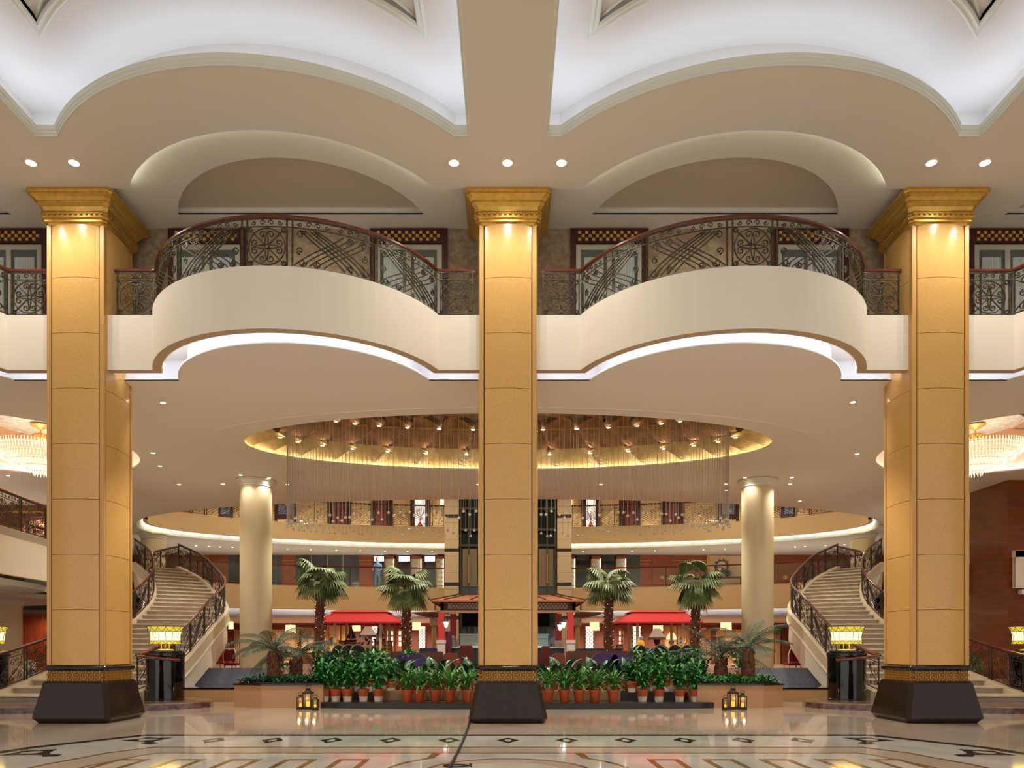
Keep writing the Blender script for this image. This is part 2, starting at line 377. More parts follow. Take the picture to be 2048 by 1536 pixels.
struct(MB().sweep(right_slab[8:10], [(0, 3.24), (0, ZL2), (.15, ZL2), (.15, 3.24), (0, 3.24)], closed=False).sweep(right_slab[4:7], [(0, 3.24), (0, ZL2), (.15, ZL2), (.15, 3.24), (0, 3.24)], closed=False).build('wall_gallery_right', FASCIA))
struct(MB().prism([(15.9, 31), (15.9, 23.2), (22, 23.2), (22, 31)], 3.05, 3.2).build('ceiling_gallery_right', COVE))

# ---- gallery walls
YU = 41.5
gu = struct(MB().bx(-22, 22, YU, YU + .2, 7.4, 10.9).build('wall_gallery_rear_upper', M('gold_wallpaper', (214, 178, 118), .7, var=.06, scale=3)))
YM = 40.8
gm = struct(MB().bx(-22, 22, YM, YM + .2, 4.4, 6.5).build('wall_gallery_rear_middle', WOOD))
YG = 45.5
gg = struct(MB().bx(-22, 22, YG, YG + .2, .0, 3.0).build('wall_lounge_rear', M('lounge_wall', (126, 66, 40), .5)))
# raised lounge floor
struct(MB().bx(-22, 22, 22.0, 46, 0, .40).build('floor_lounge', M('lounge_carpet', (168, 132, 108), .6, rgb2=(140, 96, 80), scale=2)))
# ---- fluted dome over the lounge
NS = 32
def shell(o0, o1, z0, z1, bul, zb, n=8, vs=6):
    m = MB(); rows = []
    for j in range(vs + 1):
        v = j / vs; row = []
        for i in range(NS * n):
            th = 2 * PI * (i + .5 * n) / (NS * n); S = abs(math.sin(NS * th / 2)) ** .7
            o = o0 + (o1 - o0) * v + bul * S * (v + .2)
            row.append((dome[0] + (dome[2] + o) * math.cos(th), dome[1] + (dome[3] + o * .75) * math.sin(th), z0 + (z1 - z0) * math.sin(v * PI / 2) ** .9 + zb * S * v))
        rows.append(row)
    N = NS * n
    for j in range(vs): m.add(rows[j] + rows[j + 1], [(i, (i + 1) % N, (i + 1) % N + N, i + N) for i in range(N)])
    return m, rows[-1]
GOLDLEAF = M('dome_gold_leaf', (190, 160, 96), .5, metal=.15, rgb2=(170, 136, 76), scale=5, detail=8)
BROWNLEAF = M('dome_brown_leaf', (176, 128, 84), .5, metal=.1, rgb2=(136, 92, 58), scale=4, detail=8)
m1, top1 = shell(.30, -.80, 6.70, 6.95, .50, .38)
dm = struct(m1.build('ceiling_dome', GOLDLEAF))
N_ = len(top1)
fl1 = [(dome[0] + (p[0] - dome[0]) * .985, dome[1] + (p[1] - dome[1]) * .96, p[2] + .10) for p in top1]
MB().add(top1 + fl1, [(i, (i + 1) % N_, (i + 1) % N_ + N_, i + N_) for i in range(N_)]).build('dome_reveal', M('dome_dark', (84, 58, 36), .7), dm)
m2, top2 = shell(-.80, -2.0, 7.08, 7.38, .45, .42)
m2.build('dome_upper_shell', BROWNLEAF, dm)
fl2 = [(dome[0] + (p[0] - dome[0]) * .97, dome[1] + (p[1] - dome[1]) * .93, p[2] + .10) for p in top2]
MB().add(top2 + fl2, [(i, (i + 1) % N_, (i + 1) % N_ + N_, i + N_) for i in range(N_)]).build('dome_reveal', MATS['dome_dark'], dm)
MB().prism(ell(dome[0], dome[1], dome[2] + .3, dome[3] + .3, 64), 7.78, 7.8).build('dome_top', BROWNLEAF, dm)
MB().prism(ell(dome[0], dome[1], dome[2] + .7, dome[3] + .7, 64), 7.9, 7.95).build('dome_cap', BROWNLEAF, dm)
MB().band(ell(dome[0], dome[1], dome[2] + .55, dome[3] + .55, 64), 6.65, 7.9).build('dome_wall', PLASTER, dm)
MB().sweep(ell(dome[0], dome[1], dome[2] + .18, dome[3] + .18, 64), [(0, 6.665), (-.05, 6.665)]).build('cove_light_strip', STRIPG, dm)
# dome spot fittings at the cusps
dsp = []
for tier, (oo, zz, pw) in enumerate(((-.66, 6.93, 20), (-1.85, 7.38, 18))):
    for i in range(NS):
        th = 2 * PI * i / NS
        if tier == 0 and not (.18 < th < PI - .18): continue
        if tier == 1 and not (.1 < th < PI - .1): continue
        dsp.append((dome[0] + (dome[2] + oo) * math.cos(th), dome[1] + (dome[3] + oo * .75) * math.sin(th) - .1, zz, tier))
DL_RING = M('downlight_ring', (230, 224, 210), .4)
def downlight_proto(name, r, mat, z=0):
    root = thing(name, (0, 0, -50), '', 'downlight')
    MB().lathe([(r * 1.35, 0), (r * 1.35, -.012), (r, -.02), (r, 0)], n=12, caps=False).build('trim_ring', DL_RING, root)
    MB().lathe([(r, -.008), (1e-4, -.012)], n=12, caps=False).build('lens', mat, root)
    return root
protos = {'a': downlight_proto('downlight', .085, LAMPC), 'b': downlight_proto('downlight', .055, LAMPW), 'c': downlight_proto('downlight', .05, LAMPS)}
used = set()
def place_dl(kind, x, y, z, label, group, watt=0, deg=150, col=(1, .92, .80)):
    p = protos[kind]
    if kind in used: o = copy_tree(p, (x, y, z), label=label)
    else: o = p; o.location = (x, y, z); used.add(kind); o['label'] = label
    o['group'] = group
    if watt: spot(x, y, z - .06, watt, deg, col)
    return o
# front soffit: seven bright lamps
row = [62, 148, 908, 1015, 1123, 1863, 1970]
names = ['outer one over the column at the left', 'inner one over the column at the left', 'left one of three over the centre column', 'middle one of three over the centre column', 'right one of three over the centre column', 'inner one over the column at the right', 'outer one over the column at the right']
for px, nm in zip(row, names):
    place_dl('a', PX(px, 13.0), 13.0, ZA, 'bright round soffit downlight, ' + nm, 'bright downlights in the high front soffit', 80, 140, (1, .95, .88))
for i, x in enumerate((-9.2, 9.2)): spot(x, 13, ZA - .05, 120, 140)
# main ceiling lamps read from the picture, depth from the ceiling height
main = [(326, 804), (306, 905), (320, 931), (358, 968), (446, 967), (481, 949), (538, 955), (575, 968), (956, 968), (1202, 968), (1452, 967), (1490, 954), (1584, 954), (1580, 967), (1453, 980), (1600, 1001), (1706, 803), (1714, 907), (1933, 826), (16, 950)]
for px, py in main:
    Y = (ZM - HC) * F / (HY - py)
    side = 'left' if px < 1016 else 'right'
    n = sorted([q[0] for q in main if (q[0] < 1016) == (px < 1016)]).index(px)
    tot = [q for q in main if (q[0] < 1016) == (px < 1016)]
    lab = ('small recessed downlight in the main ceiling, %s from the %s edge of the photo' % (ORD[n], 'left')) if side == 'left' else ('small recessed downlight in the main ceiling, %s from the right edge of the photo' % ORD[len(tot) - 1 - n])
    place_dl('b', PX(px, Y), Y, ZM, lab, 'small downlights in the main ceiling', 35 if px in (481, 538, 1490, 1550) else 130, 130)
# gallery and lounge ceilings
gal = [418, 440, 465, 495, 575, 621, 673, 720, 770, 815, 864, 1166, 1264, 1310, 1407, 1450, 1545, 1590, 1610, 1651, 1689, 322, 392, 1712]
gal.sort()
for i, px in enumerate(gal):
    ex = abs(px - 1016) / 720.0; Y = 39.4 - 3.2 * min(1, ex) ** 2
    lab = 'tiny downlight in gallery ceiling over the stair or glass railing, %s from the %s' % (ORD[i] if i < 12 else ORD[len(gal) - 1 - i], 'left' if i < 12 else 'right')
    place_dl('c', PX(px, Y), Y, 6.43, lab, 'tiny downlights in the gallery ceiling', 70 if i % 2 == 0 else 0, 150)
dsp.sort(key=lambda q: (q[3], q[0]))
for t in (0, 1):
    row_ = [q for q in dsp if q[3] == t]
    for i, q in enumerate(row_):
        h = len(row_) // 2
        lab = '%s spotlight in %s row of the fluted gold dome, %s from %s' % ('warm', 'lower' if t == 0 else 'upper', ORD[i] if i < h else ORD[len(row_) - 1 - i], 'left' if i < h else 'right')
        place_dl('b', q[0], q[1], q[2], lab, 'spotlights in the gold dome', 10 if i % 2 else 0, 120, (1, .8, .55))
# added fill spots without fittings: front lobby, upper gallery, lounge, side galleries, corridor
for x in (-9, -1.5, 1.5, 9):
    for y in (1, 5, 9): spot(x, y, 9.6, 430, 85, (1, .96, .9), r=.12)
for x in (-16, -12, -8, -4, 4, 8, 12, 16): spot(x, 39.3, 9.8, 260, 150, r=.1)
for x in (-10, -3.5, 3.5, 10): spot(x, 32, 10.4, 620, 155, (1, .86, .64), r=.15)
for x in (-14, -9.5, -6, -2.6, 2.6, 6, 9.5, 14): spot(x, 43.2, 2.84, 460, 165, (1, .92, .78), r=.06); spot(x, 38.8, 2.84, 200, 155, (1, .92, .78), r=.06)
for x in (-5.5, -2, 2, 5.5):
    for y in (15.6, 24.2): spot(x, y, ZM - .03, 560, 110, r=.05)
for s in (-1, 1): spot(s * 18, 20, 3.0, 110, 150); spot(s * 17, 27, 6.3, 160, 150); spot(s * 17.5, 20, 6.3, 110, 150); spot(s * 18, 29.0, 3.0, 110, 150)
for x in (-11.9, -8, -4.1, 0, 4.1, 8, 11.9): spot(x, 14.0 if abs(x) in (4.1, 11.9) else 14.8, ZB + .12 if abs(x) in (4.1, 11.9) else ZB - .02, 60, 160)
struct(MB().bx(-22, 22, 25.0, 47, 10.9, 11.0).build('ceiling_atrium', PLASTER))

# ================================================================== SQUARE COLUMNS
def bowed(m, half, y0, z0, z1, bow, n=8, depth=.06):
    vs = []
    for z in (z0, z1):
        for i in range(n + 1):
            x = -half + 2 * half * i / n; vs.append((x, y0 - bow * (1 - (x / half) ** 2), z))
        vs += [(half, y0 + depth, z), (-half, y0 + depth, z)]
    k = n + 3
    return m.add(vs, [(i, (i + 1) % k, (i + 1) % k + k, i + k) for i in range(k)] + [tuple(range(k))[::-1], tuple(range(k, 2 * k))])
def square_ring(prof):   # profile (half width, z) swept round a chamfered square
    m = MB(); rows = []
    for h, z in prof:
        c = .07; rows.append([(-h + c, -h, z), (h - c, -h, z), (h, -h + c, z), (h, h - c, z), (h - c, h, z), (-h + c, h, z), (-h, h - c, z), (-h, -h + c, z)])
    for a, b in zip(rows, rows[1:]): m.add(a + b, [(i, (i + 1) % 8, (i + 1) % 8 + 8, i + 8) for i in range(8)])
    m.add(rows[0], [tuple(range(8))[::-1]]); m.add(rows[-1], [tuple(range(8))]); return m
def make_column():
    t = thing('square_column', (0, 14.5, 0), '', 'column')
    square_ring([(.655, 0), (.665, .015), (.725, .085), (.728, .10), (.60, .735), (.585, .77)]).build('base', GRANITE, t)
    square_ring([(.535, .77), (.535, .965)]).build('band', WEAVE2, t)
    wv = MB()
    for face in range(4):
        for r in range(4):
            for k in range(16):
                u = -.50 + k * .0667 + (.033 if r % 2 else 0); z = .795 + r * .048
                if u > .51: continue
                c, s_ = math.cos(face * PI / 2), math.sin(face * PI / 2); d = .54
                hor = (k + r) % 2 == 0
                sx, sz = (.062, .014) if hor else (.016, .056)
                x, y = u, -d
                wv.box((x * c - y * s_, x * s_ + y * c, z), (sx, .012, sz), rz=face * PI / 2)
    wv.build('woven_pattern', WEAVE, t, kind='stuff')
    square_ring([(.545, .965), (.575, .975), (.592, 1.0), (.592, 1.035), (.575, 1.06), (.54, 1.07)]).build('base_ring', GRANITE, t, smooth=True)
    square_ring([(.50, 1.07), (.50, 9.3)]).build('core', JOINT, t)
    for sx in (-1, 1):
        for sy in (-1, 1):
            MB().box((sx * .492, sy * .492, 5.17), (.075, .075, 8.2)).build('corner_strip', STONE_SIDE, t)
    g = None; zs = [1.07 + 1.03 * i for i in range(8)] + [9.27]
    for i in range(8):
        for face in range(4):
            m = MB(); bowed(m, .435, -.525, zs[i] + .004, zs[i + 1] - .004, .05)
            if i < 7:
                me = None
            if g is None or i == 7 or face == 0:
                o = m.build('stone_panel', STONE, t, smooth=True)
            else: o = m.build('stone_panel', STONE, t, smooth=True)
            o.rotation_euler = (0, 0, face * PI / 2)
    prof = [(.54, 9.25), (.55, 9.27), (.56, 9.29), (.60, 9.30), (.60, 9.33), (.575, 9.335), (.605, 9.35), (.625, 9.37), (.625, 9.395), (.60, 9.40), (.60, 9.46), (.60, 9.47), (.62, 9.475), (.62, 9.49), (.61, 9.50), (.625, 9.56), (.665, 9.60), (.675, 9.61), (.675, 9.635), (.69, 9.64), (.72, 9.69), (.765, 9.72), (.765, 9.745), (.78, 9.75), (.785, 9.775), (.80, 9.78), (.80, 9.813)]
    square_ring(prof).build('capital', GOLD, t, smooth=False)
    # sits a little above the soffit behind its edge
    fr = MB()
    for face in range(4):
        for k in range(12):
            u = -.54 + k * .098; c, s_ = math.cos(face * PI / 2), math.sin(face * PI / 2)
            x, y = u, -.602
            fr.lathe([(1e-4, -.026), (.026, -.01), (.03, .01), (1e-4, .028)], (x * c - y * s_, x * s_ + y * c, 9.432), 6)
            fr.tube([((u + .045 + .03 * math.cos(a)) * c - y * s_, (u + .045 + .03 * math.cos(a)) * s_ + y * c, 9.432 + .025 * math.sin(a)) for a in [i * PI / 3 for i in range(5)]], .006, 4)
    fr.build('carved_frieze', GOLD2, t, kind='stuff')
    return t
sqc = make_column()
sqc['label'] = 'centre square column of golden stone with gilt capital'; sqc['group'] = 'square golden stone columns'
copy_tree(sqc, (-8.06, 14.5, 0), label='left square golden stone column, nearest the left stair lamp')
copy_tree(sqc, (8.06, 14.5, 0), label='right square golden stone column, nearest the right stair lamp')
# ================================================================== ROUND COLUMNS
RC = M('round_column_plaster', (226, 208, 168), .45)
def round_col(x, y, r, ztop, label, z0=0):
    t = thing('round_column', (x, y, z0), label, 'column', 'round cream columns')
    h = ztop - z0
    MB().lathe([(r + .08, 0), (r + .08, .12), (r + .02, .18)], n=40).build('base', RC, t, smooth=True)
    MB().lathe([(r, .1), (r, h - .2)], n=48, caps=False).build('shaft', RC, t, smooth=True)
    MB().lathe([(r, h - .24), (r + .03, h - .22), (r + .03, h - .19), (r + .05, h - .17), (r + .08, h - .08), (r + .13, h - .05), (r + .13, h - .002)], n=48).build('capital', MOULD, t, smooth=True)
    return t
c1 = round_col(-7.88, 23.45, .48, ZM, 'round cream column rising behind the left sago palms')
c2 = round_col(7.80, 23.45, .48, ZM, 'round cream column rising behind the right sago palms')
for c in (c1, c2): MB().lathe([(.62, 6.617 - .012), (.62, 6.617 - .002)], n=48).build('orange_glow_disc', M('orange_glow_disc', (226, 138, 84), .5), c)  # disc coloured orange to imitate the warm glow at the column head
round_col(-15.75, 33.3, .5, 6.43, 'round cream column on the gallery behind the left stair head', 4.41)
round_col(15.75, 33.3, .5, 6.43, 'round cream column on the gallery behind the right stair head', 4.41)
round_col(-17.3, 25.6, .62, 3.05, 'stout cream column under the left gallery at the photo edge')
# ================================================================== SCROLL IRONWORK
def spiral(cx, cy, r, a0, turns, d=1, n=12, r1=.2):
    return [(cx + r * (1 - (1 - r1) * i / n) * math.cos(a0 + d * 2 * PI * turns * i / n), cy + r * (1 - (1 - r1) * i / n) * math.sin(a0 + d * 2 * PI * turns * i / n)) for i in range(n + 1)]
def circ(cx, cy, r, n=12): return [(cx + r * math.cos(2 * PI * i / n), cy + r * math.sin(2 * PI * i / n)) for i in range(n + 1)]
def bez(a, b, c, d, n=10):
    return [tuple((1 - t) ** 3 * a[k] + 3 * (1 - t) ** 2 * t * b[k] + 3 * (1 - t) * t * t * c[k] + t ** 3 * d[k] for k in (0, 1)) for t in [i / n for i in range(n + 1)]]
def rosette(W, H, q=1):
    L = []; cx, cy = W / 2, H / 2; s = min(W, H)
    L.append(circ(cx, cy, s * .06, 8)); L.append(circ(cx, cy, s * .46, 22))
    for k in range(4):
        a = PI / 4 + k * PI / 2
        L.append([(cx + s * .05 * math.cos(a), cy + s * .05 * math.sin(a)), (cx + s * .28 * math.cos(a), cy + s * .28 * math.sin(a)), (cx + s * .60 * math.cos(a), cy + s * .60 * math.sin(a))])
    for k in range(4):
        a = k * PI / 2
        for d in (-1, 1):
            ax, ay = cx + s * .30 * math.cos(a) - d * s * .10 * math.sin(a), cy + s * .30 * math.sin(a) + d * s * .10 * math.cos(a)
            L.append(spiral(ax, ay, s * .10, a + d * -PI / 2, 1.15, d, int(10 * q)))
            b0 = (cx + s * .07 * math.cos(a + d * .6), cy + s * .07 * math.sin(a + d * .6))
            L.append(bez(b0, (cx + s * .22 * math.cos(a + d * .2), cy + s * .22 * math.sin(a + d * .2)), (ax + s * .1 * math.cos(a - d * 1.2), ay + s * .1 * math.sin(a - d * 1.2)), (ax + s * .10 * math.cos(a - d * PI / 2), ay + s * .10 * math.sin(a - d * PI / 2)), 6))
            L.append(spiral(cx + (W / 2 - s * .09) * (1 if math.cos(a + d * PI / 4) > 0 else -1), cy + (H / 2 - s * .09) * (1 if math.sin(a + d * PI / 4) > 0 else -1), s * .08, a, .8, d, int(8 * q)))
    return L
def lattice(W, H, flip=0, q=1, dens=5):
    L = []
    def P(u, v): return ((W - u) if flip else u, v)
    for k in range(dens):
        o = (k - (dens - 1) / 2) * W * .09
        L.append([P(*p) for p in bez((W * .18 + o, H * .06), (W * .38 + o, H * .45), (W * .52 + o, H * .55), (W * .80 + o * .6, H * .95), 8)])
        L.append([P(*p) for p in bez((W * .20 + o, H * .94), (W * .36 + o, H * .62), (W * .60 + o, H * .42), (W * .80 + o, H * .06), 8)])
    for (u, v, r, a, d) in ((.12, .85, .11, 0, 1), (.30, .86, .10, PI, -1), (.88, .14, .11, PI, 1), (.70, .13, .10, 0, -1), (.10, .16, .12, 0, -1), (.90, .84, .12, PI, -1), (.11, .50, .10, PI / 2, 1), (.91, .44, .10, -PI / 2, 1), (.30, .14, .09, 0, 1), (.72, .88, .09, 0, 1)):
        L.append([P(*p) for p in spiral(W * u, H * v, min(W, H) * r, a, 1.25, d, int(10 * q))])
    return L
def scrollfill(W, H, q=1):
    L = []; n = max(2, int(W / .42)); dw = W / n
    for k in range(n):
        x = (k + .5) * dw; d = 1 if k % 2 else -1
        L.append(bez((x - dw * .45, H * .05), (x - dw * .5, H * .5), (x + dw * .5, H * .4), (x + dw * .3, H * .95), 8))
        for (u, v, r, a, t) in ((-.22, .78, .16, 0, 1), (.25, .62, .14, PI, -1), (-.2, .42, .13, PI / 2, -1), (.24, .24, .16, 0, 1), (-.24, .14, .10, PI, 1), (.05, .88, .09, 0, -1)):
            L.append(spiral(x + d * u * dw, H * v, r * min(dw * 1.4, H), a, 1.2, t * d, int(9 * q)))
    return L
def frieze(W, H, q=1):
    L = []; n = max(1, int(W / .5))
    for k in range(n):
        x = W * (k + .5) / n; s = min(W / n, .6)
        L.append(spiral(x - s * .12, H * .5, H * .40, 0, 1.1, 1, int(8 * q))); L.append(spiral(x + s * .12, H * .5, H * .40, PI, 1.1, -1, int(8 * q)))
        L.append(spiral(x - s * .36, H * .5, H * .34, PI, 1.1, 1, int(7 * q))); L.append(spiral(x + s * .36, H * .5, H * .34, 0, 1.1, -1, int(7 * q)))
    return L
class Path3:
    def __init__(s, pts):
        s.p = [Vector(p) for p in pts]; s.c = [0]
        for a, b in zip(s.p, s.p[1:]): s.c.append(s.c[-1] + (Vector((b.x, b.y)) - Vector((a.x, a.y))).length)
        s.L = s.c[-1]
    def at(s, u):
        u = max(0, min(s.L - 1e-6, u)); i = 0
        lo, hi = 0, len(s.c) - 1
        while hi - lo > 1:
            m = (lo + hi) // 2
            if s.c[m] <= u: lo = m
            else: hi = m
        t = (u - s.c[lo]) / max(1e-9, s.c[lo + 1] - s.c[lo]); return s.p[lo].lerp(s.p[lo + 1], t)
    def seg(s, u0, u1, dz, step=.15):
        n = max(1, int(abs(u1 - u0) / step)); return [s.at(u0 + (u1 - u0) * i / n) + Vector((0, 0, dz)) for i in range(n + 1)]
def ironrail(name, label, pts, spec, H=.95, r=.010, q=1, n=4, cat='railing', group=None, mat=IRON, post=.026, gap=.09, hr=.036, extra_hand=None, foot=0):
    P = Path3(pts); t = thing(name, tuple(P.p[0]), label, cat, group); O = P.p[0]
    def loc(L): return [Vector(p) - O for p in L]
    tot = sum(w_ for w_, k in spec); u = 0; z0 = .05; z1 = H - .17; z2 = H - .04
    hp = P.seg(0, P.L, H, .12)
    if extra_hand: hp = [Vector(p) for p in extra_hand[0]] + hp + [Vector(p) for p in extra_hand[1]]
    MB().tube(loc(hp), hr, 8).build('handrail', RAILWOOD, t, smooth=True)
    MB().tube(loc(P.seg(0, P.L, z0)), .014, 4).tube(loc(P.seg(0, P.L, z1)), .012, 4).tube(loc(P.seg(0, P.L, z2)), .014, 4).build('rail_bar', mat, t)
    for w_, k in spec:
        W = w_ / tot * P.L; w0 = W - gap
        for e in ((u + gap / 2), (u + W - gap / 2)):
            a = P.at(e) - O; MB().box((a.x, a.y, a.z + H / 2 + foot / 2), (post, post, H - .02 - foot)).build('post', mat, t)
        hgt = z1 - z0; m = MB()
        L = {'r': lambda: rosette(w0, hgt, q), 'l': lambda: lattice(w0, hgt, 0, q), 'L': lambda: lattice(w0, hgt, 1, q), 's': lambda: scrollfill(w0, hgt, q), 'x': lambda: lattice(w0, hgt, 0, q, 7)}[k]()
        for l in L:
            m.tube([P.at(u + gap / 2 + p[0]) + Vector((0, 0, z0 + p[1])) - O for p in l], r, n, caps=False)
        for l in frieze(w0, z2 - z1, q): m.tube([P.at(u + gap / 2 + p[0]) + Vector((0, 0, z1 + p[1])) - O for p in l], r * .8, n, caps=False)
        m.build('scroll_panel', mat, t); u += W
    return t
# front balcony railings: one run per bay
for bi, (c, lab) in enumerate(((-12.1, 'scrolled iron balcony railing cut off by the left photo edge'), (-3.99, 'scrolled iron railing on the bowed balcony left of the centre column'), (4.05, 'scrolled iron railing on the bowed balcony right of the centre column'), (12.2, 'scrolled iron balcony railing cut off by the right photo edge'))):
    arc = [(p[0], p[1] + .10) for p in arcbulge(c, 2.66, 14.1, 1.80, 36)]
    colL, colR = -8.06 * 2 if bi == 0 else (-8.06 if bi == 1 else (0 if bi == 2 else 8.06)), -8.06 if bi == 0 else (0 if bi == 1 else (8.06 if bi == 2 else 16.1))
    x0, x1 = colL + .62, colR - .62
    pts = [(x0, 14.2, ZTOP)] + [(p[0], p[1], ZTOP) for p in arc] + [(x1, 14.2, ZTOP)]
    flat0 = arc[0][0] - x0; flat1 = x1 - arc[-1][0]; A = Path3([(p[0], p[1], 0) for p in arc]).L
    ironrail('balcony_railing', lab, pts, [(flat0, 'r'), (A * .235, 'l'), (A * .21, 'l'), (A * .11, 'r'), (A * .21, 'L'), (A * .235, 'L'), (flat1, 'r')], H=.88, r=.013, group='balcony railings above the lobby')
# upper gallery railing at the rear
ring = [(p[0], p[1], 7.47) for p in rear_ring(-.05, -.02, PI + .02, 90)]
iL = [p for p in ring if p[0] > 3.1]; iR = [p for p in ring if p[0] < -3.1]
for L, lab in ((iR[::-1], 'far iron railing of the upper gallery left of the lift tower'), (iL[::-1], 'far iron railing of the upper gallery right of the lift tower')):
    ironrail('gallery_railing', lab, L, [(1, 'x'), (.3, 's')] * 5, H=1.05, r=.012, q=.7, n=3, group='iron railings of the upper gallery', hr=.03)
# middle gallery glass railing, one run each side of the lift tower
ring2 = [(p[0], p[1], 4.41) for p in rear_ring(-.05, .0, PI, 90)]
for L, lab in (([p for p in ring2 if p[0] < -3.1][::-1], 'glass railing with wooden handrail on middle gallery left of lift tower'), ([p for p in ring2 if p[0] > 3.1][::-1], 'glass railing with wooden handrail on middle gallery right of lift tower')):
    P = Path3(L); t = thing('glass_railing', tuple(P.p[0]), lab, 'railing', 'glass railings of the middle gallery'); O = P.p[0]
    MB().tube([p - O for p in P.seg(0, P.L, .97, .3)], .035, 6).build('handrail', RAILWOOD, t)
    MB().tube([p - O for p in P.seg(0, P.L, .08, .3)], .02, 4).build('rail_bar', RAILWOOD, t)
    n = 6
    for i in range(n + 1):
        a = P.at(P.L * i / n) - O; MB().box((a.x, a.y, a.z + .48), (.035, .035, .95)).build('post', IRON_D, t)
    for i in range(n):
        s_ = P.seg(P.L * (i + .01) / n, P.L * (i + .99) / n, 0, .5); A = [p - O + Vector((0, 0, .12)) for p in s_]; B = [p - O + Vector((0, 0, .9)) for p in s_]
        MB().strip(A, B).build('glass_panel', GLASS, t)
# ================================================================== STAIRCASES
SO = [(-8.72, 17.2, .15), (-8.74, 18.6, .38), (-8.85, 20.5, .95), (-8.94, 22.5, 1.85), (-9.30, 24.6, 2.5), (-10.2, 26.3, 3.1), (-11.4, 27.9, 3.8), (-12.9, 29.3, 4.41)]
SI = [(-12.0, 17.2, .15), (-11.98, 18.4, .38), (-11.75, 20.4, .95), (-11.5, 22.4, 1.85), (-11.5, 23.8, 2.5), (-11.85, 25.1, 3.1), (-12.7, 26.6, 3.8), (-13.85, 27.8, 4.41)]
def cat(P, t):
    n = len(P) - 1; x = min(n - 1e-6, max(0, t * n)); i = int(x); f = x - i
    p0, p1, p2, p3 = P[max(0, i - 1)], P[i], P[min(n, i + 1)], P[min(n, i + 2)]
    return tuple(.5 * (2 * p1[k] + (p2[k] - p0[k]) * f + (2 * p0[k] - 5 * p1[k] + 4 * p2[k] - p3[k]) * f * f + (3 * p1[k] - p0[k] - 3 * p2[k] + p3[k]) * f ** 3) for k in range(3))
def t_of_z(z):
    lo, hi = 0, 1
    for _ in range(40):
        m = (lo + hi) / 2
        if cat(SO, m)[2] < z: lo = m
        else: hi = m
    return lo
NSTEP = 28; RISE = (4.41 - .15) / NSTEP
def stair(mir, lab):
    sg = -1 if mir else 1
    t = thing('curved_staircase', (sg * -10.3, 17.2, 0), lab, 'staircase', 'curved marble staircases'); O = Vector((sg * -10.3, 17.2, 0))
    def T(p): return (sg * p[0] - O.x, p[1] - O.y, p[2])
    def fix(m):
        if mir: m.f = [f[::-1] for f in m.f]
        return m
    ts = [t_of_z(.15 + RISE * i) for i in range(NSTEP + 1)]; ts[0] = 0
    for i in range(NSTEP):
        z = .15 + RISE * (i + 1); a, b = ts[i], min(1, ts[i + 1] + .006)
        A0, A1 = cat(SO, a), cat(SO, b); B0, B1 = cat(SI, a), cat(SI, b); zl = z - RISE - .0
        top = [(A0[0], A0[1] - .03, z), (A1[0], A1[1], z), (B1[0], B1[1], z), (B0[0], B0[1] - .03, z)]
        m = MB(); vs = [T(p) for p in top] + [T((p[0], p[1], z - .035)) for p in top]
        m.add(vs, [(0, 1, 2, 3), (7, 6, 5, 4), (0, 3, 7, 4), (0, 4, 5, 1), (3, 2, 6, 7)])
        r = [(A0[0], A0[1], z - .03), (B0[0], B0[1], z - .03), (B0[0], B0[1], zl - .02), (A0[0], A0[1], zl - .02)]
        r = [(p[0], p[1] + .06, p[2]) for p in r]; m.add([T(p) for p in r], [(0, 1, 2, 3)])
        fix(m); m.m[-1] = 1; m.build('step', [STEPM, M('riser_shaded_marble', (198, 184, 160), .4, rgb2=(176, 160, 136), scale=3.2, stretch=(1, 2, 4))], t)  # riser is a darker copy of the step marble, painting the nosing shade
    n = 60; body = MB(); curb = MB(); curbi = MB(); rows = []
    for i in range(n + 1):
        a = i / n; o, q = cat(SO, a), cat(SI, a); z = o[2]; zi = q[2]
        zb = max(0.02, z - 1.12) if a > .3 else .02
        zb = max(.02, min((z - 1.35) * 1.33, z - 1.0))
        zt = z - .10
        rows.append([(o[0] + .07, o[1], zt), (o[0] + .10, o[1], zb + .12 * min(1, max(0, z - 1))), (o[0] + .02, o[1], zb), (q[0], q[1], zb), (q[0] - .05, q[1], zt)])
    for a, b in zip(rows, rows[1:]): body.add([T(p) for p in a + b], [(k, (k + 1) % 5, (k + 1) % 5 + 5, k + 5) for k in range(5)])
    fix(body).build('stringer', FASCIA, t, smooth=True)
    def curbm(P, w0, w1, a0=0.0):
        m = MB(); R = []
        for i in range(n + 1):
            a = a0 + (1 - a0) * i / n; o = cat(P, a); d = cat(P, min(1, a + .01)); e = cat(P, max(0, a - .01)); v = Vector((d[0] - e[0], d[1] - e[1])).normalized(); nn = Vector((v.y, -v.x))
            R.append([(o[0] + nn.x * w0, o[1] + nn.y * w0, o[2] - .16), (o[0] + nn.x * w0, o[1] + nn.y * w0, o[2] + .16), (o[0] + nn.x * w1, o[1] + nn.y * w1, o[2] + .16), (o[0] + nn.x * w1, o[1] + nn.y * w1, o[2] - .16)])
        for a, b in zip(R, R[1:]): m.add([T(p) for p in a + b], [(k, (k + 1) % 4, (k + 1) % 4 + 4, k + 4) for k in range(4)])
        return fix(m)
    curbm(SO, -.08, .13).build('curb', M('curb_cream', (228, 212, 180), .4), t); curbm(SI, -.10, .08).build('curb', MATS['curb_cream'], t)
    R2 = []
    m = MB()
    for i in range(n + 1):
        o = cat(SO, i / n); R2.append(T((o[0] + .12, o[1], o[2] - .22)))
    m.tube(R2, .05, 6).build('moulding', MATS['curb_cream'], t, smooth=True)
    return t
stair(False, 'left curved white marble staircase sweeping up behind the left lamp')
stair(True, 'right curved white marble staircase sweeping up behind the right lamp')
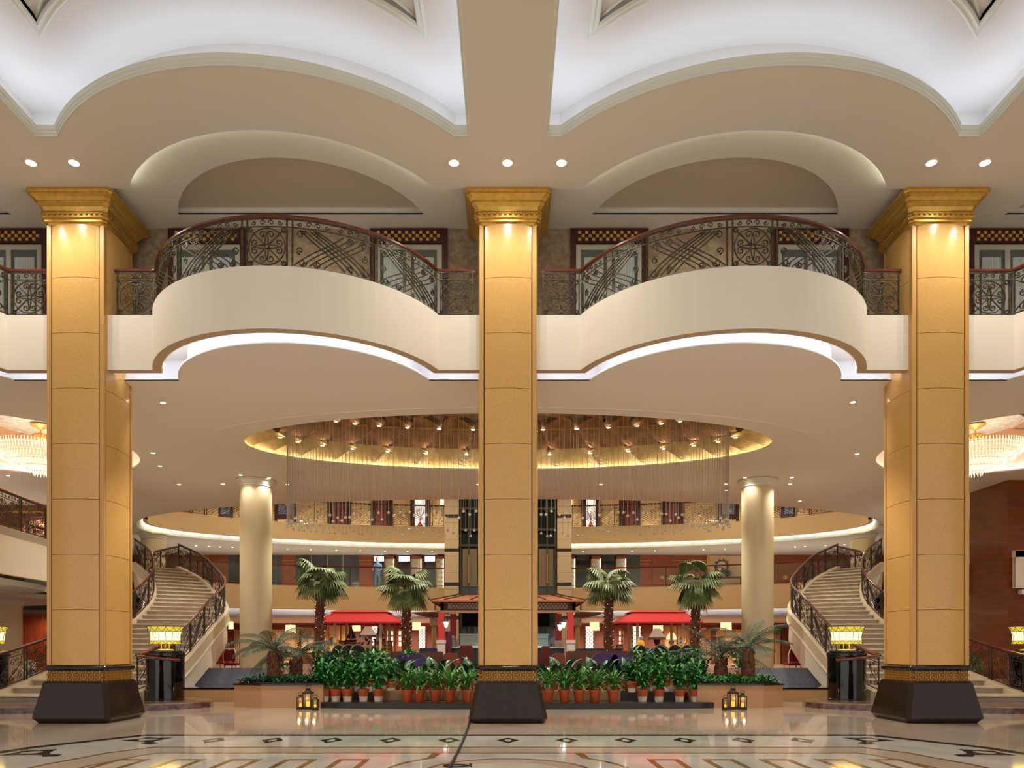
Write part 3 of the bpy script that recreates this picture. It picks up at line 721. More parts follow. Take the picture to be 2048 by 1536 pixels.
for sg, side in ((1, 'left'), (-1, 'right')):
    def mp(L): return [(sg * p[0], p[1], p[2]) for p in L]
    o = [cat(SO, .05 + .95 * i / 70) for i in range(71)]; o = [(p[0] + .02, p[1], p[2] + .16) for p in o]
    vol = [(-8.2 + .62 * math.cos(a), 17.92 + .62 * math.sin(a), 1.10 + .02 * k) for k, a in enumerate([-.6 - i * .32 for i in range(9)])]
    ironrail('stair_railing', 'scrolled iron railing on the outer edge of the %s curved staircase' % side, mp(o), [(1, 's'), (.9, 'l')] * 6, H=.86, r=.0085, q=.8, mat=IRON_D, group='iron railings of the curved stairs', extra_hand=(mp([vol[0], vol[1], vol[2], vol[3], vol[4], vol[5], vol[6], (-8.86, 18.25, 1.22)]), []), foot=.0)
    i_ = [cat(SI, .04 + .96 * i / 70) for i in range(71)]; i_ = [(p[0], p[1], p[2] + .16) for p in i_]
    ironrail('stair_railing', 'scrolled iron railing on the inner edge of the %s curved staircase' % side, mp(i_), [(1, 's'), (.9, 'l')] * 5, H=.86, r=.0085, q=.8, mat=IRON_D, group='iron railings of the curved stairs')
    land = [(-13.9, 29.9, 4.41), (-14.6, 30.6, 4.41), (-14.9, 31.2, 4.41), (-15.1, 32.1, 4.41)]
    land = [(-12.9, 29.4, 4.41), (-13.6, 30.0, 4.41), (-14.5, 30.9, 4.41), (-15.15, 31.9, 4.41)]
    ironrail('gallery_railing', 'short iron railing at the %s stair head beside the round column' % side, mp(land), [(1, 'l'), (1, 's')], H=.95, q=.8, mat=IRON_D, group='iron railings at the stair heads')
    # dark marble platform under the stair foot
    pl = [(-22, 15.75), (-10.6, 15.8), (-9.4, 16.05), (-8.4, 16.4), (-7.7, 16.75), (-7.2, 17.15), (-6.98, 17.6), (-7.1, 18.1), (-7.6, 18.5), (-8.3, 19.2), (-8.3, 21), (-22, 21)]
    pl = [(sg * p[0], p[1]) for p in pl]
    if sg < 0: pl = pl[::-1]
    struct(MB().prism(pl, 0, .12).build('floor_platform_%s' % side, DMARBLE))
    struct(MB().prism([(p[0], p[1] + .0) for p in pl], .12, .15).build('floor_platform_top_%s' % side, M('platform_top', (168, 140, 112), .12, rgb2=(120, 92, 76), scale=3, coat=.3)))
edgeR = [(-p[0], p[1]) for p in edgeL]
ironrail('gallery_railing', 'bronze leaf railing on the left side gallery below the crystal chandelier', [(p[0] - .1, p[1], 4.41) for p in edgeL[1:10]], [(1, 's'), (1, 'l')] * 4, H=.92, q=.8, group='railings of the side galleries')

# tall wood pier right, wood walls
struct(MB().bx(15.58, 18.5, 23.38, 25.3, 0, ZM).build('wall_wood_pier', M('pier_wood', (136, 68, 32), .28, rgb2=(116, 56, 26), scale=1.5, stretch=(1, 1, 6), coat=.2)))
struct(MB().bx(18.5, 22, 23.9, 24.1, 0, ZM).build('wall_wood_right', WOOD_D))
struct(MB().bx(-22, -15.3, 30.0, 30.2, 0, 2.7).build('wall_wood_left', M('left_wood', (176, 78, 36), .35, rgb2=(150, 62, 28), scale=2, stretch=(6, 6, .6))))
for k in range(9): MB().bx(-21.4 + k * .7, -21.36 + k * .7, 29.97, 30.0, 0, 2.7).build('batten', MATS['left_wood'], bpy.data.objects['wall_wood_left'])
lw = struct(MB().bx(-22, -16.5, 27.5, 27.7, 4.41, ZM).build('wall_gallery_panelled', M('gallery_wood', (150, 96, 70), .5)))
for k in range(8):
    MB().bx(-21.6 + k * .66, -21.02 + k * .66, 27.46, 27.5, 4.5, 6.2).build('plank', M('gallery_plank', (128, 78, 58), .5), lw)
MB().tube([(-22, 27.42, 6.35), (-16.6, 27.42, 6.35), (-16.6, 27.42, 4.5)], .05, 4).build('gilt_frame', GOLD2, lw)
# ================================================================== FLOOR INLAY
def inset(poly, d):
    n = len(poly); L = [Vector(p) for p in poly]; out = []
    for i in range(n):
        d1 = (L[i] - L[i - 1]).normalized(); d2 = (L[(i + 1) % n] - L[i]).normalized()
        n1 = Vector((-d1.y, d1.x)); n2 = Vector((-d2.y, d2.x)); m = (n1 + n2).normalized(); k = 1 / max(.4, m.dot(n1)); out.append(tuple(L[i] + m * d * k))
    return out
P0 = [(-7.6, 3), (7.6, 3), (7.05, 9.2), (6.75, 10.5), (5.85, 12.05), (-5.85, 12.05), (-6.75, 10.5), (-7.05, 9.2)]
def inlay(outer, holes, mat, name, z=.004): return MB().prism(outer, .0, z, holes, bottom=False).build(name, mat, fl)
P1 = inset(P0, .2); P2 = inset(P0, 1.5); P2b = inset(P0, 1.56); P3 = inset(P0, 2.10); P3b = inset(P0, 2.16)
inlay(P0, [P1], MARBLE_K, 'border_strip')
inlay(P1, [P2], MARBLE_W, 'border_field', .003)
inlay(P2, [P2b], MARBLE_B, 'border_strip'); inlay(P3, [P3b], MARBLE_B, 'border_strip')
inlay(P3b, [], MARBLE_W, 'centre_field', .003)
for k in range(-5, 6):
    x = k * .886; y = 11.28
    if abs(k) == 5: pass
    d = [(x - .17, y + .02), (x - .09, y - .14), (x, y - .34), (x + .09, y - .14), (x + .17, y - .02), (x + .09, y + .18), (x, y + .32), (x - .09, y + .18)]
    inlay(d, [ell(x, y, .052, .15, 14)], MARBLE_K, 'medallion', .006)
for sg in (-1, 1):
    for (cx_, cy_, rz) in ((5.45, 11.35, -.5), (6.3, 9.95, -1.0)):
        def R(p): 
            c, s_ = math.cos(rz), math.sin(rz); return (sg * (cx_ + p[0] * c - p[1] * s_), cy_ + p[0] * s_ + p[1] * c)
        o_ = [R(p) for p in [(-.36, .10), (-.14, -.16), (-.05, -.32), (-.12, -.5), (0, -.62), (.12, -.5), (.05, -.32), (.14, -.16), (.36, .10), (.12, .20), (0, .32), (-.12, .20)]]
        h_ = [R(p) for p in ell(0, .04, .14, .12, 14)]
        inlay(o_, [h_], MARBLE_K, 'medallion', .006)
def ushape(x0, x1, ytop=9.38, ybot=6.2, w_=.075):
    o_ = [(x0, ybot), (x0 + w_, ybot), (x0 + w_, ytop - .10), (x1 - w_, ytop - .10), (x1 - w_, ybot), (x1, ybot), (x1, ytop), (x0, ytop)]
    inlay(o_, [], MARBLE_B, 'bracket_inlay', .006)
for x0 in (-4.87, -4.17, -3.47, -2.78, -2.12, 1.73, 2.42, 3.12, 3.82, 4.5): ushape(x0, x0 + .40)
inlay(ell(0, 8.47, .96, .96, 48), [ell(0, 8.47, .90, .90, 48)], MARBLE_B, 'ring_inlay', .006)
inlay(ell(0, 8.47, .90, .90, 48), [ell(0, 8.47, .62, .62, 48)], MARBLE, 'ring_inlay', .005)
for sg in (-1, 1):
    a0, a1 = (PI * .02, PI * .245)
    A = [(sg * 1.42 * math.cos(a0 + (a1 - a0) * i / 14), 8.47 + 1.42 * math.sin(a0 + (a1 - a0) * i / 14)) for i in range(15)]
    B = [(sg * 1.36 * math.cos(a0 + (a1 - a0) * i / 14), 8.47 + 1.36 * math.sin(a0 + (a1 - a0) * i / 14)) for i in range(15)]
    inlay(A + B[::-1], [], MARBLE_B, 'curve_inlay', .006)
    inlay([(sg * .94, 9.42), (sg * 1.03, 9.42), (sg * 1.0, 9.9), (sg * .88, 9.9)], [], MARBLE_B, 'curve_inlay', .006)
# cable
cb_ = MB(); cab = [G(940, 1441), G(936, 1458), G(926, 1485), G(915, 1508), G(904, 1530), G(898, 1545), G(890, 1560)]
cb_.tube([(x, y, .03) for x, y in cab], .018, 6)
cb_.tube([(-.58 + .16 * math.cos(a), 8.62 + .12 * math.sin(a), .03 + .004 * a) for a in [i * .4 for i in range(18)]], .010, 5)
tag(cb_.build('floor_cable', M('black_rubber', (26, 26, 28), .5), smooth=True), 'black cable running over the floor from the centre column base', 'cable')

# ================================================================== LAMPS ON BLACK PLINTHS
def make_plinth():
    t = thing('lamp_plinth', (0, 0, 0), '', 'plinth', 'black gloss plinths at the stair foot')
    MB().lathe([(.44, 0), (.44, .03), (.43, .04), (.43, 1.02), (.445, 1.03), (.45, 1.06), (.45, 1.10), (.435, 1.13), (.36, 1.15)], n=48).build('body', BLACKG, t, smooth=True)
    MB().lathe([(.40, 1.15), (.40, 1.165), (.02, 1.17)], n=32).build('top_plate', M('plinth_top', (60, 70, 56), .1, coat=.5), t)
    return t
def make_lamp():
    t = thing('glass_lamp', (0, 0, 0), '', 'lamp', 'leaded amber glass lamps on the plinths')
    MB().lathe([(.20, 0), (.20, .015), (.16, .03), (.05, .035)], n=24).build('base', GOLD2, t, smooth=True)
    st = MB()
    for a in range(4): st.tube([(.09 * math.cos(a * PI / 2 + .4), .09 * math.sin(a * PI / 2 + .4), .03), (.09 * math.cos(a * PI / 2 + .4), .09 * math.sin(a * PI / 2 + .4), .20)], .012, 6)
    st.build('stem', GOLD2, t)
    def rad(z): return .335 + .09 * ((z - .30) / .30) ** 2 if z > .30 else .335 + .02 * ((.30 - z) / .14) ** 2
    def seg(z0, z1): return [(rad(z0 + (z1 - z0) * i / 4), z0 + (z1 - z0) * i / 4) for i in range(5)]
    YG_ = M('amber_glass', (222, 196, 60), .3, emit=.75, ecol=(226, 200, 60)); WG = M('ivory_glass', (255, 240, 190), .3, emit=1.15, ecol=(255, 238, 190))
    for z0, z1, mm in ((.16, .24, YG_), (.24, .46, WG), (.46, .58, YG_)): MB().lathe(seg(z0, z1), n=32, caps=False).build('glass_band', mm, t, smooth=True)
    ld = MB(); n = 14
    for z in (.16, .24, .46, .58): ld.tube([((rad(z) + .004) * math.cos(a), (rad(z) + .004) * math.sin(a), z) for a in [2 * PI * i / 32 for i in range(32)]], .006 if z < .5 else .012, 4, closed=True)
    for k in range(n):
        for za, zb in ((.16, .24), (.24, .46), (.46, .58)):
            for d in ((-1, 1) if za != .24 else (0,)):
                pts = []
                for i in range(6):
                    v = i / 5; z = za + (zb - za) * v; q = math.sin(v * PI / 2) if za > .4 else math.cos(v * PI / 2) if za < .2 else 1
                    a = 2 * PI * (k + .5 + d * .5 * (1 - q)) / n if za > .4 else 2 * PI * (k + .5 + d * .5 * (1 - q)) / n
                    pts.append(((rad(z) + .004) * math.cos(a), (rad(z) + .004) * math.sin(a), z))
                ld.tube(pts, .005, 4, caps=False)
    ld.build('leading', M('lead', (54, 50, 30), .6), t)
    return t
pt, lt = make_plinth(), make_lamp()
for i, (x, nm) in enumerate(((-8.2, 'at the right of the left stair foot'), (-12.45, 'at the far left photo edge'), (8.1, 'at the left of the right stair foot'), (12.47, 'at the far right photo edge'))):
    p = pt if i == 0 else copy_tree(pt); p.location = (x, 17.95, .15); p['label'] = 'black gloss cylinder plinth ' + nm
    l = lt if i == 0 else copy_tree(lt); l.location = (x, 17.95, 1.322); l['label'] = 'leaded amber glass lamp on black plinth ' + nm
    point(x, 17.95, 1.322 + .38, 25, (1, .82, .45), .12)
# ================================================================== LANTERNS
def make_lantern(h, w_):
    t = thing('candle_lantern', (0, 0, 0), '', 'lantern', 'black candle lanterns by the planters')
    LB = M('lantern_black', (40, 32, 26), .5, metal=.4)
    MB().box((0, 0, .02), (w_, w_, .04)).box((0, 0, .05), (w_ * .85, w_ * .85, .02)).build('base', LB, t)
    b = h * .62
    for sx in (-1, 1):
        for sy in (-1, 1): MB().box((sx * w_ * .42, sy * w_ * .42, .05 + b / 2), (.022, .022, b)).build('post', LB, t)
    MB().box((0, 0, b + .06), (w_ * 1.02, w_ * 1.02, .03)).box((0, 0, b + .06 + h * .06), (w_ * 1.0, w_ * 1.0, h * .10), top=.45).box((0, 0, b + .06 + h * .15), (w_ * .42, w_ * .42, h * .07)).box((0, 0, b + .06 + h * .20), (w_ * .5, w_ * .5, h * .04), top=.3).build('roof', LB, t)
    MB().tube([(.05 * math.cos(a), 0, b + .06 + h * .24 + .05 * math.sin(a)) for a in [i * PI / 6 for i in range(12)]], .006, 5, closed=True).build('ring_handle', LB, t)
    for a in range(4):
        c, s_ = math.cos(a * PI / 2), math.sin(a * PI / 2); x = w_ * .42
        MB().add([(-x * c + x * s_, -x * s_ - x * c, .06), (x * c + x * s_, x * s_ - x * c, .06), (x * c + x * s_, x * s_ - x * c, b + .05), (-x * c + x * s_, -x * s_ - x * c, b + .05)], [(0, 1, 2, 3)]).build('pane', M('lantern_glass', (220, 210, 190), .05, alpha=.12), t)
    MB().lathe([(w_ * .2, .05), (w_ * .2, .05 + h * .22), (w_ * .15, .06 + h * .23)], n=14).build('candle', M('lit_candle', (255, 170, 40), .6, emit=1.6, ecol=(255, 150, 30)), t, smooth=True)
    return t
for (px, h, w_, Y, lab) in ((601, .33, .14, 16.95, 'small black lantern, left of the three by the left planter'), (616, .50, .21, 17.0, 'tall black lantern by the left planter with amber candle'), (630.5, .27, .13, 16.8, 'smallest black lantern, right of the three by the left planter'),
                             (1450.5, .27, .12, 16.8, 'smallest black lantern, left of the three by the right planter'), (1466, .50, .21, 17.0, 'tall black lantern by the right planter with amber candle'), (1485, .38, .16, 16.9, 'middle-sized black lantern, right of the three by the right planter')):
    l = make_lantern(h, w_); l.location = (PX(px, Y), Y, 0.0); l['label'] = lab
    point(PX(px, Y), Y - .12, .25, .8, (1, .6, .2), .03)
# ================================================================== PLANTERS, POOL, POT SHELF
for sg, side in ((-1, 'left'), (1, 'right')):
    x0, x1 = (-6.42, -4.32) if sg < 0 else (4.50, 6.55)
    if sg < 0: poly = [(-6.42, 17.6), (-5.7, 17.35), (-4.95, 17.35), (-4.32, 17.5), (-4.3, 20.5), (-6.6, 20.5)]
    else: poly = [(4.42, 17.5), (5.05, 17.4), (5.9, 17.35), (6.45, 17.6), (6.65, 20.5), (4.4, 20.5)]
    ctr = (sum(p[0] for p in poly) / 6, 17.4, 0)
    t = thing('stone_planter', ctr, 'low tan stone planter with black rim holding the %s sago palms' % side, 'planter', 'stone planters by the pool')
    L = lambda P: [(p[0] - ctr[0], p[1] - ctr[1]) for p in P]
    MB().prism(L(poly), 0, .52).build('body', PLANTER, t)
    MB().prism(L([(ctr[0] + (p[0] - ctr[0]) * 1.02, p[1] - .03 if p[1] < 18 else p[1]) for p in poly]), .52, .56).build('rim', BLACKG, t)
    MB().prism(L([(ctr[0] + (p[0] - ctr[0]) * .94, p[1] + .1 if p[1] < 18 else p[1] - .1) for p in poly]), .56, .575).build('soil_bed', SOIL, t)
    # pool
    a = sg * -1
    xs = sorted((sg * 6.7, sg * 8.78))
    t = thing('tiled_pool', (sum(xs) / 2, 19.4, 0), 'stone edged pool with dark blue water beside the %s planter' % side, 'pool', 'blue tiled pools under the stairs')
    hw = (xs[1] - xs[0]) / 2
    MB().bx(-hw, hw, 0, .25, 0, .32).build('pool_wall', PLANTER, t); MB().bx(-hw, hw, -.02, .3, .32, .36).build('rim', BLACKG, t)
    MB().bx(-hw, hw, .3, 2.2, 0, .34).build('water', M('pool_water', (24, 32, 62), .05, coat=.6, rgb2=(12, 18, 40), scale=3), t)
    tl = MB()
    m1_ = MB(); m1_.add([(-hw, 1.6, .34), (hw, 1.6, .34), (hw, 2.6, .80), (-hw, 2.6, .80)], [(0, 1, 2, 3)]).build('mosaic_slope', M('mosaic_blue', (16, 22, 60), .5, rgb2=(9, 13, 36), scale=12), t)
    for r in range(8):
        for k in range(20):
            f = (r + .5) / 8; tl.box((-hw + .06 + (k + .5 * (r % 2) + .3 * math.sin(k * 3.7 + r)) * hw * 2 / 22, 1.6 + f, .345 + .46 * f), (.016, .018, .012), rx=.43)
    tl.build('mosaic_dots', M('mosaic_dot', (130, 140, 172), .4), t, kind='stuff')
for sg, side in ((-1, 'left'), (1, 'right')):
    pass
shelf = [(-4.33, 17.35), (-3.2, 17.12), (-1.5, 16.95), (1.5, 16.95), (3.6, 17.1), (4.75, 17.3), (4.4, 19.9), (-4.3, 19.9)]
tag(MB().prism(shelf, 0, .13).build('pot_shelf', M('shelf_black', (30, 28, 26), .3)), 'long low black plant stand between the two stone planters', 'stand')
tag(MB().bx(-4.25, 4.38, 18.3, 19.9, .132, .30).build('plant_step', M('shelf_black2', (34, 30, 26), .5)), 'raised black rear tier of the plant stand behind the pots', 'stand')
tag(MB().bx(-3.0, 2.7, 18.0, 18.25, .132, .36).build('low_screen', M('screen_tan', (150, 116, 78), .5)), 'low tan stone curb behind the row of plain terracotta pots', 'curb')
# ================================================================== PLANTS
def blade(m, base, az, el, L, wd, droop, n=4, fold=.25, taper=1.0):
    p = Vector(base); a = el; pts = []
    h = Vector((math.cos(az), math.sin(az), 0)); sd = Vector((-math.sin(az), math.cos(az), 0)); st = L / n
    for i in range(n + 1):
        pts.append((p.copy(), a)); p = p + (h * math.cos(a) + Vector((0, 0, 1)) * math.sin(a)) * st; a -= droop / n
    vs = []; fs = []
    for i, (q, a_) in enumerate(pts):
        t_ = i / n; w_ = wd * (math.sin(PI * min(1, (t_ * .92 + .08)) ** taper) ** .8 if i < n else .03)
        up = Vector((0, 0, 1)) * math.cos(a_) - h * math.sin(a_)
        vs += [q - sd * w_ / 2 + up * fold * w_ / 2, q, q + sd * w_ / 2 + up * fold * w_ / 2]
    for i in range(n):
        b = i * 3; fs += [(b, b + 1, b + 4, b + 3), (b + 1, b + 2, b + 5, b + 4)]
    m.add(vs, fs)
def pot(t, r, h, white):
    if white:
        MB().lathe([(r * .70, 0), (r * .80, h * .42)], n=20).build('pot_base', TERRA_W, t, smooth=True)
        MB().lathe([(r * .83, h * .42), (r * .93, h * .84), (r * 1.04, h * .85), (r * 1.04, h), (r * .92, h), (r * .9, h * .9)], n=20, caps=False).build('pot', TERRA, t, smooth=True)
    else: MB().lathe([(r * .68, 0), (r * .92, h * .84), (r * 1.04, h * .85), (r * 1.04, h), (r * .92, h), (r * .9, h * .9)], n=20).build('pot', TERRA, t, smooth=True)
    MB().lathe([(r * .9, h * .92), (1e-4, h * .93)], n=14, caps=False).build('soil', SOIL, t)
def make_potplant(kind, seed):
    random.seed(seed); t = thing('potted_plant', (0, 0, 0), '', 'plant')
    white = kind == 'tall'; pot(t, .138, .29, white); m = MB()
    if kind == 'tall':
        sm = MB()
        for k in range(13):
            a = random.uniform(0, 2 * PI); ln = random.uniform(.10, .30); hh = random.uniform(.28, .62); b = (.05 * math.cos(a), .05 * math.sin(a), .27)
            e = (ln * .55 * math.cos(a), ln * .55 * math.sin(a), .29 + hh); sm.tube([b, ((b[0] + e[0]) * .45, (b[1] + e[1]) * .45, .29 + hh * .55), e], .008, 4)
            for q in range(10):
                f = .12 + .88 * q / 9; c_ = (b[0] + (e[0] - b[0]) * f, b[1] + (e[1] - b[1]) * f, .29 + hh * f)
                blade(m, c_, random.uniform(0, 2 * PI), random.uniform(.1, 1.0), random.uniform(.17, .28), .075, random.uniform(.9, 2.0), 3)
        sm.build('stem', LEAF1, t)
    else:
        for k in range(96):
            a = random.uniform(0, 2 * PI); c_ = (.04 * math.cos(a), .04 * math.sin(a), .29 + random.uniform(0, .20))
            blade(m, c_, a + random.uniform(-.3, .3), random.uniform(.25, 1.4), random.uniform(.28, .58), .044, random.uniform(.7, 1.7), 4)
    m.build('foliage', M('leaf_spider', (112, 170, 82), .4, rgb2=(56, 116, 54), scale=7) if kind != 'tall' else LEAF1, t, smooth=True, kind='stuff')
    return t
def make_dracaena(seed):
    random.seed(seed); t = thing('broad_leaf_plant', (0, 0, 0), '', 'plant')
    pot(t, .15, .26, False)
    for k in range(11):
        a = random.uniform(0, 2 * PI); m = MB(); blade(m, (.03 * math.cos(a), .03 * math.sin(a), .26), a, random.uniform(.75, 1.4), random.uniform(.58, .92), .14, random.uniform(.7, 1.9), 6, .3)
        m.build('leaf', LEAF2, t, smooth=True)
    return t
tall = [make_potplant('tall', s) for s in (1, 2)]; spid = [make_potplant('spider', s) for s in (3, 4, 5)]; drac = [make_dracaena(s) for s in (6, 7, 8)]
used_t = set()
def put(proto, loc, rz, label, group, scale=1.0):
    if id(proto) in used_t: o = copy_tree(proto, loc, rz, label, scale)
    else: used_t.add(id(proto)); o = proto; o.location = loc; o.rotation_euler = (0, 0, rz); o.scale = (scale,) * 3; o['label'] = label
    o['group'] = group; return o
whL = [649, 671.6, 695, 727, 757]; whR = [1285, 1318, 1359, 1390]
brL = [815, 839, 871, 899.5, 934]; brR = [1097, 1128.6, 1158, 1189.5, 1226]
for i, px in enumerate(whL): put(tall[i % 2], (PX(px, 17.75), 17.75, .13), i * 1.3, 'bushy plant in white-footed terracotta pot, %s from the left planter' % ORD[i], 'plants in white-footed pots')
for i, px in enumerate(whR): put(tall[(i + 1) % 2], (PX(px, 17.65), 17.65, .13), i * 1.7 + 1, 'bushy plant in white-footed terracotta pot, %s from the right planter' % ORD[3 - i], 'plants in white-footed pots')
for i, px in enumerate(brL): put(spid[i % 3], (PX(px, 17.45), 17.45, .13), i * 1.1, 'spiky plant in plain terracotta pot left of the centre column, %s from it' % ORD[4 - i], 'plants in plain terracotta pots', 1.0)
for i, px in enumerate(brR): put(spid[(i + 1) % 3], (PX(px, 17.4), 17.4, .13), i * 1.9 + 2, 'spiky plant in plain terracotta pot right of the centre column, %s from it' % ORD[i], 'plants in plain terracotta pots', 1.0)
for i, (px, s_) in enumerate(((781, 'left'), (1263, 'right'))): put(tall[i], (PX(px, 18.5), 18.5, .30), 2, 'bushy plant on the rear tier beside the %s end of the plain pots' % s_, 'plants on the rear tier', .9)
# second row: more bushy plants behind the white-footed ones, broad leaved ones in the middle
bk_ = [(640, 'l'), (664, 'l'), (690, 'l'), (714, 'l'), (742, 'l'), (766, 'l'), (1280, 'r'), (1304, 'r'), (1330, 'r'), (1356, 'r'), (1382, 'r'), (1404, 'r')]
for i, (px, s_) in enumerate(bk_):
    n_ = i if s_ == 'l' else 5 - (i - 6)
    put(tall[i % 2], (PX(px, 18.9 + .25 * (i % 2)), 18.9 + .25 * (i % 2), .30), i * .9, 'tall bushy plant in the rear row behind the white-footed pots, %s from the %s planter' % (ORD[n_], 'left' if s_ == 'l' else 'right'), 'bushy plants of the rear row', 1.12)
dr = [800, 826, 853, 880, 905, 930, 952, 1082, 1106, 1130, 1155, 1180, 1206, 1232, 1254]
for i, px in enumerate(dr):
    sL = px < 1016; n_ = (6 - i) if sL else i - 7
    put(drac[i % 3], (PX(px, 19.0 + .2 * (i % 2)), 19.0 + .2 * (i % 2), .30), i * 2.1, 'dark broad-leaved plant behind the plain pots, %s to the %s of the centre column' % (ORD[n_], 'left' if sL else 'right'), 'broad-leaved plants of the rear row', 1.0)
# low ground cover in the planters
for sg, side in ((-1, 'left'), (1, 'right')):
    random.seed(20 + sg); m = MB(); cx_ = -5.4 if sg < 0 else 5.45
    for k in range(330):
        x, y = cx_ + random.uniform(-.95, .95), random.uniform(17.6, 19.6); a = random.uniform(0, 2 * PI)
        for q in range(4): blade(m, (x, y, .57), a + q * 1.5, random.uniform(.4, 1.3), random.uniform(.16, .30), .05, random.uniform(.8, 1.8), 3)
    tag(m.build('ground_cover_foliage', LEAF2 if sg < 0 else LEAF1, smooth=True), 'low green foliage filling the %s stone planter' % side, 'foliage', kind='stuff')
# sago palms
def make_sago(seed, h, n, L):
    random.seed(seed); t = thing('sago_palm', (0, 0, 0), '', 'palm', 'sago palms in the stone planters')
    m = MB(); m.lathe([(.15, 0), (.17, h * .3), (.14, h * .8), (.08, h)], n=12)
    for k in range(60):
        z = random.uniform(0, h * .95); a = random.uniform(0, 2 * PI); r_ = .145
        m.lathe([(.03, 0), (.02, .06), (.004, .10)], (r_ * math.cos(a), r_ * math.sin(a), z), 4)
    m.build('trunk', BARK, t)
    for k in range(n):
        az = 2 * PI * k / n + random.uniform(-.15, .15); el = random.uniform(.35, 1.25); ln = L * random.uniform(.85, 1.1); dr_ = random.uniform(.9, 1.6)
        f = MB(); p = Vector((0, 0, h)); a = el; hh = Vector((math.cos(az), math.sin(az), 0)); sd = Vector((-math.sin(az), math.cos(az), 0)); pts = []; N = 26
        for i in range(N + 1):
            pts.append((p.copy(), a)); p = p + (hh * math.cos(a) + Vector((0, 0, 1)) * math.sin(a)) * ln / N; a -= dr_ / N
        f.tube([q for q, _ in pts], .012, 4, rad=[.014 * (1 - .8 * i / N) for i in range(N + 1)])
        for i in range(4, N + 1):
            q, a_ = pts[i]; fw = hh * math.cos(a_) + Vector((0, 0, 1)) * math.sin(a_); up = Vector((0, 0, 1)) * math.cos(a_) - hh * math.sin(a_)
            ll = .30 * math.sin(PI * (i - 2.5) / (N - 1.2)) ** .6 if i < N else .08
            for s_ in (-1, 1):
                d = (sd * s_ * .8 + fw * .55 - up * .25).normalized(); e = q + d * ll - Vector((0, 0, .04)); b1 = q + fw * .018; b0 = q - fw * .005
                mid = q + d * ll * .55 + fw * .014 + up * .01; mid2 = q + d * ll * .55 - fw * .007 + up * .01
                f.add([b0, b1, mid, mid2, e], [(0, 1, 2, 3), (3, 2, 4)])
        f.build('frond', LEAF4, t)
    return t
for i, (px, Y, sd_, h, n, L, z, lab) in enumerate(((548, 18.2, 31, .75, 13, 1.15, .57, 'tall sago palm in the left planter, in front of the round column'), (592, 18.9, 32, .55, 14, 1.25, .57, 'darker sago palm in the left planter, nearer the potted plants'),
                                                    (1496, 18.2, 33, .8, 13, 1.15, .57, 'tall sago palm in the right planter, in front of the round column'), (1442, 18.9, 34, .55, 15, 1.3, .57, 'darker sago palm in the right planter, nearer the potted plants'))):
    o = make_sago(sd_, h, n, L); o.location = (PX(px, Y), Y, z); o['label'] = lab
# fan palms
def make_fanpalm(seed, H):
    random.seed(seed); t = thing('fan_palm', (0, 0, 0), '', 'palm', 'tall fan palms in the lounge')
    m = MB(); N = 14; m.tube([(.03 * math.sin(i * .7), .02 * math.cos(i * .9), H * i / N) for i in range(N + 1)], .12, 10, rad=[.15 - .03 * i / N + (.01 if i % 2 else 0) for i in range(N + 1)])
    for k in range(int(H * 48)):
        z = H * k / (H * 48); a = k * 2.4; r_ = .115
        b = Vector((r_ * math.cos(a), r_ * math.sin(a), z)); o_ = Vector((math.cos(a), math.sin(a), 0)); s_ = Vector((-math.sin(a), math.cos(a), 0))
        m.add([b - s_ * .035, b + s_ * .035, b + o_ * .105 + Vector((0, 0, .10)), b + Vector((0, 0, .05))], [(0, 1, 2), (0, 2, 3), (1, 3, 2)])
    m.build('trunk', BARK, t)
    lm = MB()
    for k in range(int(H * 17)):
        a = k * 2.39996 + random.uniform(-.4, .4); z = .05 + H * .97 * k / (H * 17); lm.sphere((.165 * math.cos(a), .165 * math.sin(a), z), .011, 4, 3)
    lm.build('string_light', M('fairy_light', (255, 240, 220), .5, emit=1.3), t, kind='stuff')
    for k in range(22):
        az = 2 * PI * k / 22 * 3.0 + random.uniform(-.3, .3); el = random.uniform(-.25, .75) if k > 8 else random.uniform(-1.2, -.4); pl_ = random.uniform(.30, .48)
        f = MB(); hh = Vector((math.cos(az), math.sin(az), 0)); d = hh * math.cos(el) + Vector((0, 0, math.sin(el))); c0 = Vector((0, 0, H)); c1 = c0 + d * pl_
        f.tube([c0, c0 + d * pl_ * .5 + Vector((0, 0, .02)), c1], .012, 4)
        sd = Vector((-math.sin(az), math.cos(az), 0)); up = d.cross(sd) * -1; nb = 22; R_ = random.uniform(.58, .74)
        for b in range(nb):
            th = -1.75 + 3.5 * b / (nb - 1); dd = (d * math.cos(th) + sd * math.sin(th)); perp = (sd * math.cos(th) - d * math.sin(th)); ll = R_ * (.72 + .28 * math.cos(th))
            p1 = c1 + dd * ll * .6 - Vector((0, 0, .07)); p2 = c1 + dd * ll * .94 - Vector((0, 0, .26 + .10 * abs(th))); wd = .046
            f.add([c1, p1 - perp * wd, p1 + up * .012, p1 + perp * wd, p2], [(0, 1, 2), (0, 2, 3), (1, 4, 2), (2, 4, 3)])
        f.build('frond', LEAF3, t)
    return t
for i, (px, Y, H, sd_, lab) in enumerate(((640, 24.2, 3.35, 41, 'fan palm with lit trunk left of the left red canopy'), (813, 24.2, 3.2, 42, 'fan palm with lit trunk between the left red canopy and the kiosk'), (1217, 24.2, 3.2, 43, 'fan palm with lit trunk between the kiosk and the right red canopy'), (1391, 24.2, 3.25, 44, 'fan palm with lit trunk right of the right red canopy'))):
    o = make_fanpalm(sd_, H); o.location = (PX(px, Y), Y, .40); o['label'] = lab
